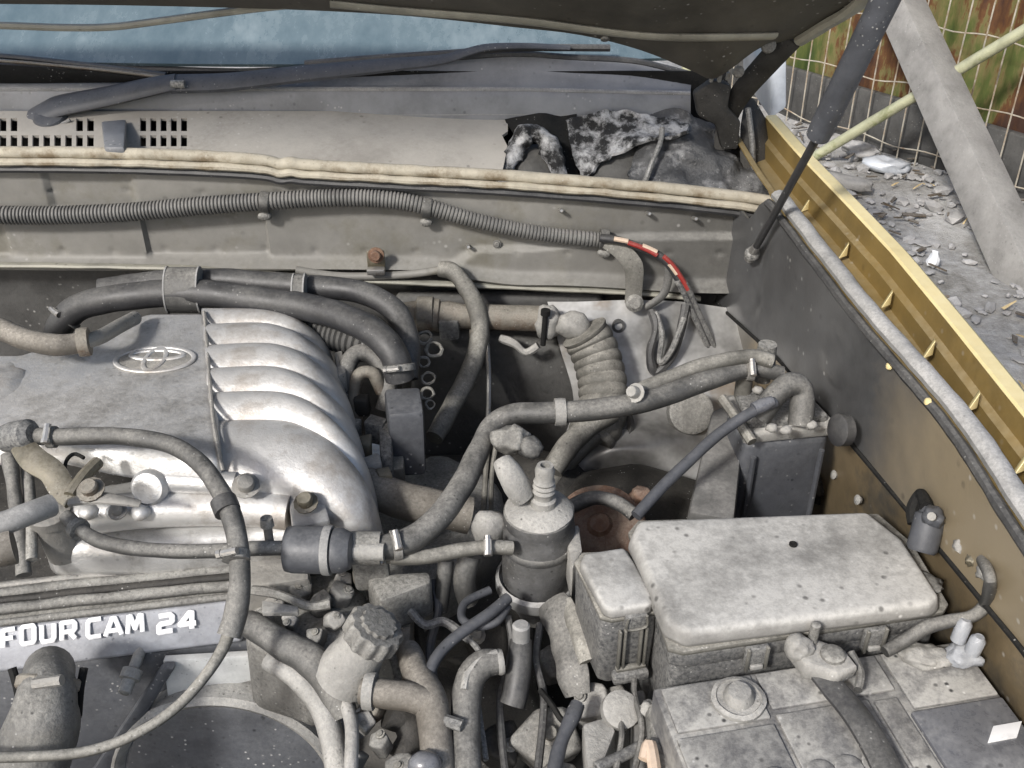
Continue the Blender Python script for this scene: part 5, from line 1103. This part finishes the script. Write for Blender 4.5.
pa, pb_ = pz(812, 158, 0.02), pt(1040, 21, 3.45); pb2 = pa + (pb_ - pa) * 1.2
MB().tube([pa, pb2], .021, 12, per=8, wob=.05).obj('pole', M['pole'], label='thin pale green pole slanting behind the leaning timber', cat='pole')
MB().box(f0 + fd * .75 + fnrm * .06 + Vector((0, 0, .10)), fd, fnrm, UP, 2.6, .05, .24, .01).obj('kerb_board', M['firewall_low'], label='low dark grey board along the foot of the fence', cat='kerb', wobble=.008, wf=9)
# rubble
rub = MB(); random.seed(11)
for k in range(1500):
    x, y = random.uniform(.75, 3.2), random.uniform(1.6, 4.6)
    s = random.choice((.008, .01, .012, .016, .02, .028)) * random.uniform(.7, 1.3)
    bm = bmesh.new(); bmesh.ops.create_icosphere(bm, subdivisions=1, radius=1)
    rt = Matrix.Rotation(random.uniform(0, 6), 3, 'Z'); e = (random.uniform(.7, 1.9), random.uniform(.6, 1.2), random.uniform(.3, .8))
    for v in bm.verts:
        n_ = 1 + .35 * noise.noise(v.co * 1.7 + Vector((k, k * .3, 0))); q = rt @ Vector((v.co.x * e[0], v.co.y * e[1], v.co.z * e[2])) * (s * n_); v.co = q + Vector((x, y, .01 + .03 * noise.fractal(Vector((x * 2.2, y * 2.2, 3)), 1, 2, 4)))
    rub.addbm(bm); bm.free()
rub.obj('rubble', M['stone'], kind='stuff', ang=30)
sw = MB()
for k in range(110):
    near = random.random() < .6
    x, y = (random.uniform(1.0, 1.5), random.uniform(1.9, 2.4)) if near else (random.uniform(.8, 3), random.uniform(1.8, 4.5))
    a = random.uniform(0, 6.3); l = random.uniform(.02, .07); d_ = Vector((math.cos(a), math.sin(a), random.uniform(-.2, .5)))
    p = Vector((x, y, .03)); sd_ = Vector((-d_.y, d_.x, 0)) * random.uniform(.003, .008)
    sw.add([p - sd_, p + sd_, p + d_ * l + sd_ * .4, p + d_ * l - sd_ * .4, p + d_ * l * .5 + Vector((0, 0, .006))], [(0, 1, 4), (1, 2, 4), (2, 3, 4), (3, 0, 4)])
sw.obj('dry_grass', M['straw'], kind='stuff')
lt2 = MB()
for k in range(260):
    x, y = random.uniform(.8, 3), random.uniform(1.7, 4.5); a = random.uniform(0, 6.3); l, w3 = random.uniform(.02, .09), random.uniform(.006, .02)
    d_ = Vector((math.cos(a), math.sin(a), random.uniform(-.06, .12))); q_ = Vector((-d_.y, d_.x, random.uniform(-.4, .4))); p = Vector((x, y, .028 + .03 * noise.fractal(Vector((x * 2.2, y * 2.2, 3)), 1, 2, 4)))
    top = [p - q_ * w3 / 2, p + q_ * w3 / 2, p + d_ * l + q_ * w3 * .3, p + d_ * l - q_ * w3 * .4]
    lt2.add(top + [v - Vector((0, 0, .004)) for v in top], [(0, 1, 2, 3), (4, 7, 6, 5), (0, 4, 5, 1), (1, 5, 6, 2), (2, 6, 7, 3), (3, 7, 4, 0)])
lt2.obj('wood_litter', M['litter'], kind='stuff')
for k, (a, b, w2_, d2_, m, lab, cat) in enumerate(((885, 165, .20, .10, 'bodypale', 'pale blue crumpled plastic bag at the fence foot', 'bag'), (934, 259, .03, .03, 'white', 'small white scrap lying on the rubble', 'scrap'), (860, 150, .16, .08, 'stone', 'grey stone lump near the lower end of the pole', 'stone'), (846, 182, .22, .07, 'wood', 'short grey board scrap lying beside the gold wing', 'board'))):
    c = pz(a, b, .04)
    MB().blob(c, w2_ / 2, d2_ / 2, .03, .5, 2, 3, k + 81, Matrix.Rotation(-.6, 3, 'Z')).obj(('bag', 'scrap', 'stone', 'board')[k], M[m], label=lab, cat=cat, wobble=.01, wf=30)
